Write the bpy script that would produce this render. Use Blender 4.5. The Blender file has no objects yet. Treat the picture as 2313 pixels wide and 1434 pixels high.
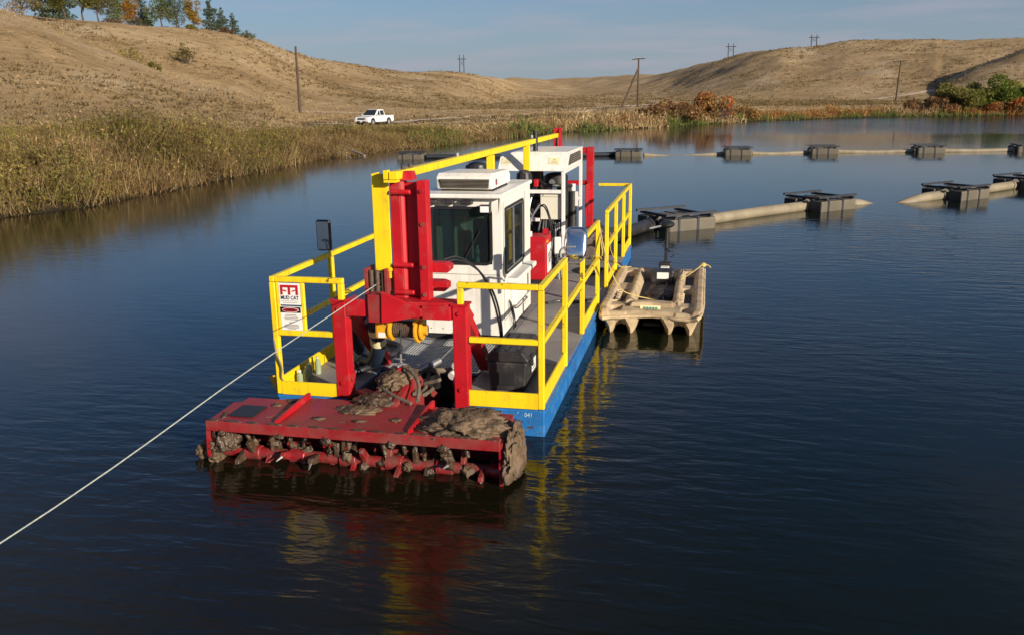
import bpy, bmesh, math, random
import numpy as np
from mathutils import Vector, Matrix, noise as mnoise
S = bpy.context.scene
COL = S.collection
R = math.radians
rng = np.random.default_rng(7)
random.seed(7)

# ------------------------------------------------------------------ camera
CAM = Vector((2.7263, -7.5943, 3.0826))
yaw, pitch, roll = 0.217775, 0.245708, -0.0133122
f = Vector((-math.sin(yaw)*math.cos(pitch), math.cos(yaw)*math.cos(pitch), -math.sin(pitch)))
r_ = f.cross(Vector((0, 0, 1))).normalized(); u_ = r_.cross(f)
r2 = math.cos(roll)*r_ + math.sin(roll)*u_; u2 = -math.sin(roll)*r_ + math.cos(roll)*u_
cd = bpy.data.cameras.new('camera'); cam = bpy.data.objects.new('camera', cd); COL.objects.link(cam)
m = Matrix((r2, u2, -f)).transposed().to_4x4(); m.translation = CAM
cam.matrix_world = m
cd.sensor_width = 36; cd.lens = 36*1995.45/2313; cd.clip_start = .1; cd.clip_end = 20000
S.camera = cam

# ------------------------------------------------------------------ sky, sun, exposure
SUN = Vector((.80, -.60, .315)).normalized()
w = bpy.data.worlds.new('World'); S.world = w; w.use_nodes = True
nt = w.node_tree; nt.nodes.clear()
def wn(t): return nt.nodes.new(t)
out = wn('ShaderNodeOutputWorld'); bg = wn('ShaderNodeBackground'); sky = wn('ShaderNodeTexSky')
sky.sky_type = 'NISHITA'; sky.sun_disc = False
sky.sun_elevation = math.asin(SUN.z); sky.sun_rotation = math.atan2(SUN.x, SUN.y)
sky.air_density = 1.1; sky.dust_density = .6; sky.ozone_density = 3.0; sky.altitude = 900
bg.inputs['Strength'].default_value = .057
# thin drawn-out cirrus: noise over the view direction projected on a high layer
tc = wn('ShaderNodeTexCoord'); sep = wn('ShaderNodeSeparateXYZ'); nt.links.new(tc.outputs['Generated'], sep.inputs[0])
ad = wn('ShaderNodeMath'); ad.operation = 'ADD'; ad.inputs[1].default_value = .10; nt.links.new(sep.outputs['Z'], ad.inputs[0])
dx = wn('ShaderNodeMath'); dx.operation = 'DIVIDE'; nt.links.new(sep.outputs['X'], dx.inputs[0]); nt.links.new(ad.outputs[0], dx.inputs[1])
dy = wn('ShaderNodeMath'); dy.operation = 'DIVIDE'; nt.links.new(sep.outputs['Y'], dy.inputs[0]); nt.links.new(ad.outputs[0], dy.inputs[1])
cb = wn('ShaderNodeCombineXYZ'); nt.links.new(dx.outputs[0], cb.inputs[0]); nt.links.new(dy.outputs[0], cb.inputs[1])
mp = wn('ShaderNodeMapping'); mp.inputs['Scale'].default_value = (.35, .55, 1); mp.inputs['Rotation'].default_value = (0, 0, .35); nt.links.new(cb.outputs[0], mp.inputs[0])
nz = wn('ShaderNodeTexNoise'); nz.inputs['Scale'].default_value = 1.9; nz.inputs['Detail'].default_value = 7; nz.inputs['Roughness'].default_value = .55
nt.links.new(mp.outputs[0], nz.inputs['Vector'])
rmp = wn('ShaderNodeMapRange'); rmp.inputs[1].default_value = .46; rmp.inputs[2].default_value = .68; rmp.inputs[3].default_value = 0; rmp.inputs[4].default_value = .5
nt.links.new(nz.outputs['Fac'], rmp.inputs[0])
mixc = wn('ShaderNodeMix'); mixc.data_type = 'RGBA'; nt.links.new(rmp.outputs[0], mixc.inputs[0]); nt.links.new(sky.outputs[0], mixc.inputs[6])
mixc.inputs[7].default_value = (6.3, 5.7, 6.7, 1)
# pale haze veil low in the sky, the same all round the horizon
vr = wn('ShaderNodeMapRange'); vr.interpolation_type = 'SMOOTHSTEP'; vr.inputs[1].default_value = -.02; vr.inputs[2].default_value = .20; vr.inputs[3].default_value = .85; vr.inputs[4].default_value = 0; nt.links.new(sep.outputs['Z'], vr.inputs[0])
veil = wn('ShaderNodeMix'); veil.data_type = 'RGBA'; nt.links.new(vr.outputs[0], veil.inputs[0]); nt.links.new(sky.outputs[0], veil.inputs[6]); veil.inputs[7].default_value = (4.2, 4.9, 6.0, 1)
tint = wn('ShaderNodeMix'); tint.data_type = 'RGBA'; tint.blend_type = 'MULTIPLY'; tint.inputs[0].default_value = 1; nt.links.new(sky.outputs[0], tint.inputs[6]); tint.inputs[7].default_value = (.77, .94, 1.17, 1); nt.links.new(tint.outputs[2], veil.inputs[6])
nt.links.new(veil.outputs[2], mixc.inputs[6])
nt.links.new(mixc.outputs[2], bg.inputs['Color']); nt.links.new(bg.outputs[0], out.inputs[0])
sd = bpy.data.lights.new('sun', 'SUN'); sd.energy = 5.0; sd.angle = R(.55); sd.color = (1, .89, .74)
so = bpy.data.objects.new('sun', sd); COL.objects.link(so); so.rotation_euler = SUN.to_track_quat('Z', 'Y').to_euler(); so.location = (20, -20, 30)
vs = S.view_settings; vs.view_transform = 'Standard'; vs.look = 'None'; vs.gamma = 1; vs.use_curve_mapping = False; vs.exposure = 0.33

# ------------------------------------------------------------------ materials
def mat(name, col, rough=.6, var=.12, scale=6, dirt=None, dirt_amt=.0, dirt_scale=3, metal=0, bump=0, bscale=40, spec=.5, coat=0, chips=0, streak=0):
    m = bpy.data.materials.new(name); m.use_nodes = True; n = m.node_tree.nodes; l = m.node_tree.links
    b = n['Principled BSDF']; b.inputs['Roughness'].default_value = rough; b.inputs['Metallic'].default_value = metal
    b.inputs['Specular IOR Level'].default_value = spec; b.inputs['Coat Weight'].default_value = coat
    t = n.new('ShaderNodeTexCoord')
    a = n.new('ShaderNodeTexNoise'); a.inputs['Scale'].default_value = scale; a.inputs['Detail'].default_value = 6; l.new(t.outputs['Object'], a.inputs['Vector'])
    mr = n.new('ShaderNodeMapRange'); mr.inputs[1].default_value = .3; mr.inputs[2].default_value = .7; mr.inputs[3].default_value = 1-var; mr.inputs[4].default_value = 1+var
    l.new(a.outputs['Fac'], mr.inputs[0])
    mx = n.new('ShaderNodeMix'); mx.data_type = 'RGBA'; mx.blend_type = 'MULTIPLY'; mx.inputs[0].default_value = 1
    mx.inputs[6].default_value = (*col, 1); l.new(mr.outputs[0], mx.inputs[7])
    res = mx.outputs[2]
    if dirt:
        d = n.new('ShaderNodeTexNoise'); d.inputs['Scale'].default_value = dirt_scale; d.inputs['Detail'].default_value = 8; d.inputs['Roughness'].default_value = .68; l.new(t.outputs['Object'], d.inputs['Vector'])
        dr = n.new('ShaderNodeMapRange'); dr.inputs[1].default_value = .62-.35*dirt_amt; dr.inputs[2].default_value = .72; dr.inputs[4].default_value = min(1, .5+dirt_amt*.6); l.new(d.outputs['Fac'], dr.inputs[0])
        m2 = n.new('ShaderNodeMix'); m2.data_type = 'RGBA'; l.new(dr.outputs[0], m2.inputs[0]); l.new(res, m2.inputs[6]); m2.inputs[7].default_value = (*dirt, 1); res = m2.outputs[2]
        rr = n.new('ShaderNodeMapRange'); rr.inputs[3].default_value = rough; rr.inputs[4].default_value = .9; l.new(dr.outputs[0], rr.inputs[0]); l.new(rr.outputs[0], b.inputs['Roughness'])
    if chips:
        c = n.new('ShaderNodeTexNoise'); c.inputs['Scale'].default_value = 17; c.inputs['Detail'].default_value = 5; c.inputs['Roughness'].default_value = .6; l.new(t.outputs['Object'], c.inputs['Vector'])
        c2 = n.new('ShaderNodeTexNoise'); c2.inputs['Scale'].default_value = 2.3; c2.inputs['Detail'].default_value = 3; l.new(t.outputs['Object'], c2.inputs['Vector'])
        ma = n.new('ShaderNodeMath'); ma.operation = 'MULTIPLY'; l.new(c.outputs['Fac'], ma.inputs[0]); l.new(c2.outputs['Fac'], ma.inputs[1])
        cr = n.new('ShaderNodeMapRange'); cr.inputs[1].default_value = chips; cr.inputs[2].default_value = chips+.025; cr.inputs[4].default_value = .85; l.new(ma.outputs[0], cr.inputs[0])
        m3 = n.new('ShaderNodeMix'); m3.data_type = 'RGBA'; l.new(cr.outputs[0], m3.inputs[0]); l.new(res, m3.inputs[6]); m3.inputs[7].default_value = (.085, .035, .02, 1); res = m3.outputs[2]
    if streak:
        mp_ = n.new('ShaderNodeMapping'); mp_.inputs['Scale'].default_value = (1, 1, .12); l.new(t.outputs['Object'], mp_.inputs[0])
        c = n.new('ShaderNodeTexNoise'); c.inputs['Scale'].default_value = 13; c.inputs['Detail'].default_value = 6; l.new(mp_.outputs[0], c.inputs['Vector'])
        cr = n.new('ShaderNodeMapRange'); cr.inputs[1].default_value = .52; cr.inputs[2].default_value = .8; cr.inputs[4].default_value = streak; l.new(c.outputs['Fac'], cr.inputs[0])
        m3 = n.new('ShaderNodeMix'); m3.data_type = 'RGBA'; l.new(cr.outputs[0], m3.inputs[0]); l.new(res, m3.inputs[6]); m3.inputs[7].default_value = (*(col[0]*.45+.03, col[1]*.38+.02, col[2]*.32+.012), 1); res = m3.outputs[2]
    l.new(res, b.inputs['Base Color'])
    if bump:
        bn = n.new('ShaderNodeTexNoise'); bn.inputs['Scale'].default_value = bscale; bn.inputs['Detail'].default_value = 8; l.new(t.outputs['Object'], bn.inputs['Vector'])
        bb = n.new('ShaderNodeBump'); bb.inputs['Strength'].default_value = bump; bb.inputs['Distance'].default_value = .03; l.new(bn.outputs['Fac'], bb.inputs['Height']); l.new(bb.outputs[0], b.inputs['Normal'])
    return m
DUST = (.24, .19, .13)
M = dict(
    yellow=mat('yellow_paint', (.90, .64, .010), .45, .06, 4, (.40, .27, .05), .18, 9, chips=.395, streak=.5),
    ygold=mat('winch_yellow_paint', (.72, .36, .015), .4, .08, 6, (.2, .12, .04), .25, 9),
    red=mat('red_paint', (.47, .008, .016), .42, .14, 4, (.30, .08, .06), .22, 5, chips=.39, streak=.5),
    redm=mat('muddy_red_paint', (.31, .010, .017), .36, .16, 4, (.17, .075, .055), .60, 2.6, bump=.12, bscale=20, streak=.5),
    blue=mat('blue_hull_paint', (.018, .155, .44), .42, .16, 5, (.09, .24, .42), .32, 7, bump=.15, bscale=30, chips=.375, streak=.4),
    deck=mat('grey_deck_paint', (.25, .23, .215), .62, .15, 3, (.23, .19, .155), .45, 2.2, bump=.15, bscale=60),
    white=mat('white_paint', (.82, .79, .72), .4, .05, 3, (.58, .52, .43), .16, 4, streak=.45),
    cream=mat('cream_enamel', (.72, .68, .55), .4, .04, 4),
    black=mat('black_rubber', (.018, .018, .02), .5, .2, 8),
    blackm=mat('black_plastic', (.028, .026, .028), .42, .2, 5, (.10, .085, .075), .25, 6),
    engine=mat('engine_black', (.02, .019, .019), .5, .3, 9, (.07, .06, .05), .2, 12),
    dark=mat('dark_steel_cavity_shade', (.012, .012, .013), .8),
    steel=mat('galvanised_steel', (.36, .36, .36), .45, .15, 9, metal=.7),
    augr=mat('wet_muddy_red', (.27, .008, .014), .25, .25, 7, (.10, .062, .042), .75, 6, bump=.25, bscale=25),
    navy=mat('navy_hose', (.018, .03, .055), .45, .2, 6, (.10, .09, .08), .15, 8),
    chalk=mat('chalk_blue_white', (.30, .45, .60), .8, .3, 60),
    galv=mat('zinc_grating', (.36, .36, .34), .5, .2, 9),
    chrome=mat('chrome', (.88, .87, .85), .16, .02, metal=1),
    rust=mat('rusty_cable', (.10, .065, .045), .7, .4, 30),
    mud=mat('drying_mud', (.125, .080, .045), .6, .45, 9, (.195, .135, .080), .4, 7, bump=.9, bscale=22),
    mudd=mat('wet_mud', (.068, .043, .026), .28, .4, 9, (.115, .078, .048), .4, 8, bump=.7, bscale=26),
    mhose=mat('muddy_hose', (.16, .125, .085), .7, .3, 9, bump=.4, bscale=40),
    rope=mat('pale_rope', (.42, .44, .38), .8, .15, 30, bump=.4, bscale=150),
    yrope=mat('yellow_rope', (.55, .42, .14), .8, .15, 30),
    tan=mat('tan_moulded_plastic', (.56, .42, .245), .55, .14, 4, (.17, .11, .065), .52, 5, bump=.05),
    floor=mat('dark_boat_floor', (.036, .024, .019), .6, .3, 5, (.11, .08, .06), .3, 6),
    pipe=mat('tan_pipe', (.285, .235, .155), .6, .16, 1.5, (.17, .14, .09), .55, 2.2, bump=.15, bscale=12),
    pont=mat('weathered_float_plastic', (.120, .100, .068), .55, .14, 2, (.14, .12, .09), .35, 3),
    iron=mat('dark_angle_iron', (.020, .023, .030), .55, .3, 6),
    paper=mat('sign_white', (.85, .82, .76), .5, .02),
    sred=mat('sign_red', (.45, .008, .02), .5, .02), sblk=mat('sign_black', (.012, .012, .014), .5, .02),
    sblue=mat('sign_navy', (.03, .04, .12), .5, .02), sgrey=mat('sign_print_grey', (.30, .28, .27), .6, .02), teal=mat('teal_print', (.06, .25, .22), .6, .05), ylab=mat('sign_yellow_white', (.84, .74, .42), .5, .03),
    wood=mat('weathered_wood', (.17, .115, .075), .8, .3, 12, bump=.3),
    polewood=mat('pole_wood', (.085, .055, .036), .85, .25, 3), bark=mat('bark', (.085, .065, .05), .9, .3, 8),
    greyw=mat('grey_timber', (.21, .175, .135), .85, .25, 6),
    bottle=mat('clear_green_plastic', (.30, .36, .22), .15, .1, 8), cap=mat('bottle_cap', (.62, .58, .2), .5),
    water_b=mat('blue_label_bottle', (.35, .62, .66), .15, .2, 20),
    brown=mat('brown_sacking', (.15, .105, .085), .8, .3, 7, bump=.4),
    lampw=mat('lamp_glass', (.85, .85, .85), .1, .02), tyre=mat('tyre', (.02, .02, .02), .8), wheel=mat('wheel_silver', (.45, .45, .45), .4, metal=.5),
    carw=mat('white_car_paint', (.82, .81, .78), .3, .02, coat=.3),
)
def glass(name, tint=(.02, .025, .03), alpha=.35):
    m = bpy.data.materials.new(name); m.use_nodes = True; n = m.node_tree.nodes; l = m.node_tree.links
    n.clear(); o = n.new('ShaderNodeOutputMaterial'); mx = n.new('ShaderNodeMixShader'); tr = n.new('ShaderNodeBsdfTransparent'); p = n.new('ShaderNodeBsdfPrincipled')
    tr.inputs[0].default_value = (.62, .76, .72, 1); p.inputs['Base Color'].default_value = (*tint, 1); p.inputs['Roughness'].default_value = .03
    mx.inputs[0].default_value = 1-alpha; l.new(tr.outputs[0], mx.inputs[1]); l.new(p.outputs[0], mx.inputs[2]); l.new(mx.outputs[0], o.inputs[0]); return m
M['glass'] = glass('tinted_glass', alpha=.60); M['cglass'] = glass('car_glass', alpha=.1)

# ------------------------------------------------------------------ mesh helpers
ORG = {}
class MB:
    def __init__(s): s.v = []; s.f = []
    def add(s, vs, fs):
        o = len(s.v); s.v += [tuple(v) for v in vs]; s.f += [tuple(i+o for i in q) for q in fs]; return s
    def b(s, x0, x1, y0, y1, z0, z1):
        return s.add([(x, y, z) for z in (z0, z1) for y in (y0, y1) for x in (x0, x1)], [(0, 2, 3, 1), (4, 5, 7, 6), (0, 1, 5, 4), (2, 6, 7, 3), (0, 4, 6, 2), (1, 3, 7, 5)])
    def bar(s, p, q, a, c, up=(0, 0, 1)):           # rectangular bar, a wide, c along 'up'
        p = Vector(p); q = Vector(q); d = (q-p).normalized(); up = Vector(up)
        if abs(d.dot(up)) > .98: up = Vector((0, 1, 0))
        x = d.cross(up).normalized()*a/2; y = x.cross(d).normalized()*c/2
        vs = [e+sx*x+sy*y for e in (p, q) for sx, sy in ((-1, -1), (1, -1), (1, 1), (-1, 1))]
        return s.add(vs, [(0, 1, 2, 3), (7, 6, 5, 4), (0, 4, 5, 1), (1, 5, 6, 2), (2, 6, 7, 3), (3, 7, 4, 0)])
    def cyl(s, p, q, r, n=14, r1=None):
        p = Vector(p); q = Vector(q); d = (q-p).normalized(); r1 = r if r1 is None else r1
        up = Vector((0, 0, 1)) if abs(d.z) < .9 else Vector((1, 0, 0)); x = d.cross(up).normalized(); y = x.cross(d)
        vs = []
        for e, rr in ((p, r), (q, r1)): vs += [e+rr*(math.cos(2*math.pi*i/n)*x+math.sin(2*math.pi*i/n)*y) for i in range(n)]
        return s.add(vs, [(i, (i+1) % n, n+(i+1) % n, n+i) for i in range(n)]+[tuple(range(n))[::-1], tuple(range(n, 2*n))])
    def tube(s, pts, r, n=8, sub=5):
        P = [Vector(p) for p in pts]
        if sub > 1 and len(P) > 2:                   # Catmull-Rom
            Q = []; E_ = [2*P[0]-P[1]]+P+[2*P[-1]-P[-2]]
            for i in range(1, len(E_)-2):
                for k in range(sub):
                    t = k/sub; a, b_, c, d = E_[i-1:i+3]
                    Q.append(.5*((2*b_)+(c-a)*t+(2*a-5*b_+4*c-d)*t*t+(3*b_-a-3*c+d)*t**3))
            P = Q+[P[-1]]
        vs = []; nrm = None
        for i, p in enumerate(P):
            d = (P[min(i+1, len(P)-1)]-P[max(i-1, 0)]).normalized()
            if nrm is None: nrm = d.orthogonal().normalized()
            nrm = (nrm-d*nrm.dot(d)).normalized(); y = d.cross(nrm)
            rr = r(i/(len(P)-1)) if callable(r) else r
            vs += [p+rr*(math.cos(2*math.pi*k/n)*nrm+math.sin(2*math.pi*k/n)*y) for k in range(n)]
        k = len(P); fs = [(i*n+j, i*n+(j+1) % n, (i+1)*n+(j+1) % n, (i+1)*n+j) for i in range(k-1) for j in range(n)]
        return s.add(vs, fs+[tuple(range(n))[::-1], tuple(range((k-1)*n, k*n))])
    def prism(s, poly, ax, a, b_):                   # polygon extruded along axis ax
        n = len(poly)
        def P(p, t): return {0: (t, p[0], p[1]), 1: (p[0], t, p[1]), 2: (p[0], p[1], t)}[ax]
        return s.add([P(p, a) for p in poly]+[P(p, b_) for p in poly], [tuple(range(n))[::-1], tuple(range(n, 2*n))]+[(i, (i+1) % n, n+(i+1) % n, n+i) for i in range(n)])
    def ell(s, c, rx, ry, rz, n=14, k=8):
        vs = [(c[0], c[1], c[2]-rz)]
        for i in range(1, k):
            t = -math.pi/2+math.pi*i/k
            vs += [(c[0]+rx*math.cos(t)*math.cos(2*math.pi*j/n), c[1]+ry*math.cos(t)*math.sin(2*math.pi*j/n), c[2]+rz*math.sin(t)) for j in range(n)]
        vs.append((c[0], c[1], c[2]+rz)); L = len(vs)-1
        fs = [(0, 1+(j+1) % n, 1+j) for j in range(n)]+[(1+i*n+j, 1+i*n+(j+1) % n, 1+(i+1)*n+(j+1) % n, 1+(i+1)*n+j) for i in range(k-2) for j in range(n)]+[(L, 1+(k-2)*n+j, 1+(k-2)*n+(j+1) % n) for j in range(n)]
        return s.add(vs, fs)
    def build(s, name, m, parent=None, bevel=0, smooth=False, seg=2):
        me = bpy.data.meshes.new(name); o = Vector(ORG.get(parent, (0, 0, 0)))
        me.from_pydata([Vector(v)-o for v in s.v], [], s.f); me.validate()
        bm = bmesh.new(); bm.from_mesh(me); bmesh.ops.recalc_face_normals(bm, faces=bm.faces); bm.to_mesh(me); bm.free()
        me.materials.append(m if not isinstance(m, str) else M[m])
        ob = bpy.data.objects.new(name, me); COL.objects.link(ob)
        if parent: ob.parent = parent; ORG[ob] = ORG.get(parent, (0, 0, 0))
        if smooth: me.shade_auto(R(40)) if hasattr(me, 'shade_auto') else [setattr(p, 'use_smooth', True) for p in me.polygons]
        if smooth:
            for p in me.polygons: p.use_smooth = True
            try: me.set_sharp_from_angle(angle=R(38))
            except Exception: pass
        if bevel:
            b = ob.modifiers.new('bevel', 'BEVEL'); b.width = bevel; b.segments = seg; b.limit_method = 'ANGLE'; b.angle_limit = R(35)
        return ob
def tag(o, label, cat, group=None, kind=None):
    o['label'] = label; o['category'] = cat
    if group: o['group'] = group
    if kind: o['kind'] = kind
    return o
def thing(name, label, cat, loc=(0, 0, 0), rz=0, group=None):
    o = bpy.data.objects.new(name, None); COL.objects.link(o); o.location = loc; o.rotation_euler = (0, 0, rz); o.empty_display_size = .2
    ORG[o] = tuple(loc); return tag(o, label, cat, group)
def local(o): ORG[o] = (0, 0, 0); return o
def dup(o, parent=None):
    c = o.copy(); COL.objects.link(c)
    if parent: c.parent = parent
    for ch in o.children: dup(ch, c)
    return c
def text(body, size, mtl, parent, name, loc, rot, width=None, align='CENTER'):
    cu = bpy.data.curves.new(name, 'FONT'); cu.body = body; cu.size = size; cu.align_x = align; cu.align_y = 'CENTER'; cu.extrude = .0006; cu.resolution_u = 3; cu.offset = size*.025
    t = bpy.data.objects.new(name+'_tmp', cu); COL.objects.link(t)
    dg = bpy.context.evaluated_depsgraph_get(); me = bpy.data.meshes.new_from_object(t.evaluated_get(dg))
    bpy.data.objects.remove(t)
    if width:
        xs = [v.co.x for v in me.vertices]; k = width/(max(xs)-min(xs))
        for v in me.vertices: v.co.x *= k
    mw = Matrix.Translation(Vector(loc)-Vector(ORG.get(parent, (0, 0, 0)))) @ rot.to_4x4()
    me.transform(mw); me.materials.clear(); me.materials.append(M[mtl]); me.name = name
    o = bpy.data.objects.new(name, me); COL.objects.link(o); o.parent = parent; ORG[o] = ORG.get(parent, (0, 0, 0)); return o
FRONT = Matrix.Rotation(R(90), 3, 'X')                     # text facing -Y
RIGHT = Matrix.Rotation(R(90), 3, 'Z') @ Matrix.Rotation(R(90), 3, 'X')   # facing +X

# ------------------------------------------------------------------ numpy noise
def hsh(ix, iy, s):
    n = (ix.astype(np.int64)*374761393+iy.astype(np.int64)*668265263+s*974711) & 0x7fffffff
    n = ((n ^ (n >> 13))*1274126177) & 0x7fffffff
    return ((n ^ (n >> 16)) & 0xffff)/65535.
def vnoise(x, y, s=0):
    ix = np.floor(x); iy = np.floor(y); fx = x-ix; fy = y-iy; fx = fx*fx*(3-2*fx); fy = fy*fy*(3-2*fy)
    a = hsh(ix, iy, s); b = hsh(ix+1, iy, s); c = hsh(ix, iy+1, s); d = hsh(ix+1, iy+1, s)
    return a+(b-a)*fx+(c-a)*fy+(a-b-c+d)*fx*fy
def fbm(x, y, o=4, s=0):
    t = 0; a = .5
    for i in range(o): t = t+a*(vnoise(x*2**i, y*2**i, s+i)-.5); a *= .5
    return t*2

# ------------------------------------------------------------------ terrain
LAKE = np.array([(-40, -200), (-31, -80), (-25, -30), (-18.5, -2), (-16.9, 8), (-16.2, 13.3), (-15.4, 15.5), (-15.5, 17.5), (-15.7, 21.3), (-16.4, 29), (-16.9, 34.3), (-16.2, 38.6), (-15.8, 43.4), (-13.8, 48.5), (-12.0, 60), (-8.2, 67.6), (-4.9, 71.9), (-1.4, 77.7), (7.3, 94.6), (17.8, 104), (28.4, 109), (39.6, 111.7), (60, 114), (120, 116), (210, 90), (240, -80), (230, -200)], float)
def sdist(x, y):
    """signed distance to the shoreline, positive on land"""
    P = LAKE; Q = np.roll(P, -1, 0); best = np.full(x.shape, 1e9); ins = np.zeros(x.shape, bool)
    for (ax, ay), (bx, by) in zip(P, Q):
        dx_, dy_ = bx-ax, by-ay; t = np.clip(((x-ax)*dx_+(y-ay)*dy_)/(dx_*dx_+dy_*dy_), 0, 1)
        best = np.minimum(best, np.hypot(x-ax-t*dx_, y-ay-t*dy_))
        c = ((ay > y) != (by > y)); xx = ax+(y-ay)/(by-ay+1e-12)*dx_; ins ^= (c & (x < xx))
    return np.where(ins, -best, best)
AZ = [-180, -75, -46.9, -41.0, -38.9, -36.7, -34.5, -31.6, -28.7, -26.2, -24.1, -20.7, -16.6, -13.8, -12.2, -8.3, -3.4, -1.25, .84, 2.4, 3.9, 5.7, 7.4, 11.15, 14.3, 16.7, 22.3, 60, 180]
TE = [.03, .075, .089, .0835, .0785, .0763, .0741, .0727, .0666, .0513, .0386, .0281, .0237, .0184, .0153, .0150, .0186, .0258, .0342, .0412, .0427, .041, .0458, .0467, .0476, .0484, .0467, .03, .03]
RD = [400, 250, 235, 235, 235, 235, 240, 245, 250, 290, 340, 430, 520, 620, 900, 1200, 800, 640, 560, 530, 510, 520, 500, 490, 480, 470, 460, 450, 400]
FD = [200, 95, 80, 80, 85, 95, 105, 115, 120, 125, 130, 140, 170, 230, 400, 500, 380, 330, 300, 290, 280, 280, 275, 270, 260, 260, 250, 250, 200]
SA = [-46, -41.0, -39.4, -37.9, -35.8, -32.3, -27.4, -24, 12, 13.1, 14.4, 16.8, 20, 24]
ST = [.088, .0845, .0770, .065, .050, .026, .004, -.03, -.03, .012, .022, .0371, .05, .05]
SD = [150, 150, 150, 150, 150, 145, 140, 140, 330, 330, 330, 330, 330, 330]
_g = np.arange(-180, 180.01, .25); _k = np.exp(-np.linspace(-2.2, 2.2, 17)**2); _k /= _k.sum()
TE, RD, FD = [np.convolve(np.pad(np.interp(_g, AZ, t), 8, mode='edge'), _k, 'valid') for t in (TE, RD, FD)]; AZ = _g
def smax(a, b, k): h = np.clip(.5+.5*(a-b)/k, 0, 1); return b+(a-b)*h+k*h*(1-h)
def height(x, y, detail=True):
    sd_ = sdist(x, y); d = np.hypot(x-CAM.x, y-CAM.y); az = np.degrees(np.arctan2(x-CAM.x, y-CAM.y))
    lb = np.exp(-((y-14)/20)**2)*(x < 0)
    land = .40*(1-np.exp(-np.maximum(sd_, 0)/2.5))+.0018*np.maximum(sd_, 0)-.30*np.exp(-((x+34)**2+(y-82)**2)/20**2)+lb*1.25*(1-np.exp(-np.maximum(sd_, 0)/5))
    te = np.interp(az, AZ, TE); rd = np.interp(az, AZ, RD); fd = np.interp(az, AZ, FD)
    ztop = CAM.z+te*rd; t = (d-fd)/(rd-fd); tt = np.clip(t, 0, 1); s = tt**1.25*(1-.0*tt); s = s*(1.55-.55*s*s) if False else (.35*tt+.65*tt*tt*(3-2*tt))
    hill = np.where(t < 1, s*(ztop-.8), (ztop-.8)*(1-.12*np.clip(t-1, 0, 4)))
    st = np.interp(az, SA, ST, left=-.05, right=-.05); sdd = np.interp(az, SA, SD); z2 = CAM.z+st*sdd
    u = (d-sdd)/np.where(d < sdd, 62, 60); spur = np.where(d > 60, (z2-.8)*np.exp(-u*u*1.4), 0)
    hh = np.where(z2 > .8, smax(hill, np.maximum(spur, 0), 1.2)-.3, hill); hh = np.maximum(hh, 0)
    z = land+hh*np.clip(sd_/25, 0, 1)
    if detail:
        k = np.clip(sd_/15, 0, 1); z = z+k*(fbm(x/9, y/9, 3, 3)*.25+np.clip(hh/4, 0, 1)*(fbm(x/38, y/38, 4, 9)*1.6)+np.clip(hh/6, 0, 1)*np.clip(rd/400-.6, 0, 1)*(fbm(x/70, y/70, 4, 21)*3.2+fbm(x/22, y/22, 3, 23)*1.1))
        z = np.where(sd_ > 0, z+fbm(x/1.3, y/1.3, 2, 5)*.12*np.clip(sd_, 0, 1), z)
    return np.where(sd_ > 0, z, np.maximum(-2.5, sd_*.35))
def gmesh(name, verts, faces, mtl, attr=None, smooth=True):
    """fast mesh from numpy; faces is (n,3) or (n,4)"""
    me = bpy.data.meshes.new(name); k = faces.shape[1]
    me.vertices.add(len(verts)); me.vertices.foreach_set('co', np.ascontiguousarray(verts, np.float32).ravel())
    me.loops.add(faces.size); me.loops.foreach_set('vertex_index', np.ascontiguousarray(faces, np.int32).ravel())
    me.polygons.add(len(faces)); me.polygons.foreach_set('loop_start', np.arange(len(faces), dtype=np.int32)*k)
    me.update(calc_edges=True)
    if smooth: me.polygons.foreach_set('use_smooth', np.ones(len(faces), bool))
    if attr is not None:
        a = me.attributes.new('Col', 'FLOAT_COLOR', 'POINT'); a.data.foreach_set('color', np.ascontiguousarray(np.c_[attr, np.ones(len(attr))], np.float32).ravel())
    me.materials.append(mtl); o = bpy.data.objects.new(name, me); COL.objects.link(o); return o
az = np.radians(np.r_[np.linspace(-180, -62, 50, endpoint=False), np.linspace(-62, 40, 620, endpoint=False), np.linspace(40, 180, 50, endpoint=False)])
rr = np.r_[np.linspace(3, 14, 8, endpoint=False), np.geomspace(14, 700, 330, endpoint=False), np.geomspace(700, 9000, 40)]
A, RR = np.meshgrid(az, rr, indexing='ij'); X = RR*np.sin(A); Y = -6+RR*np.cos(A)
Z = height(X.ravel(), Y.ravel()).reshape(X.shape)
na, nr = X.shape; idx = np.arange(na*nr).reshape(na, nr); nx = np.roll(idx, -1, 0)
F = np.stack([idx[:, :-1], idx[:, 1:], nx[:, 1:], nx[:, :-1]], -1).reshape(-1, 4)
V = np.c_[X.ravel(), Y.ravel(), Z.ravel()]
V = np.r_[V, [[0, -6, -2.5]]]
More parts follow.
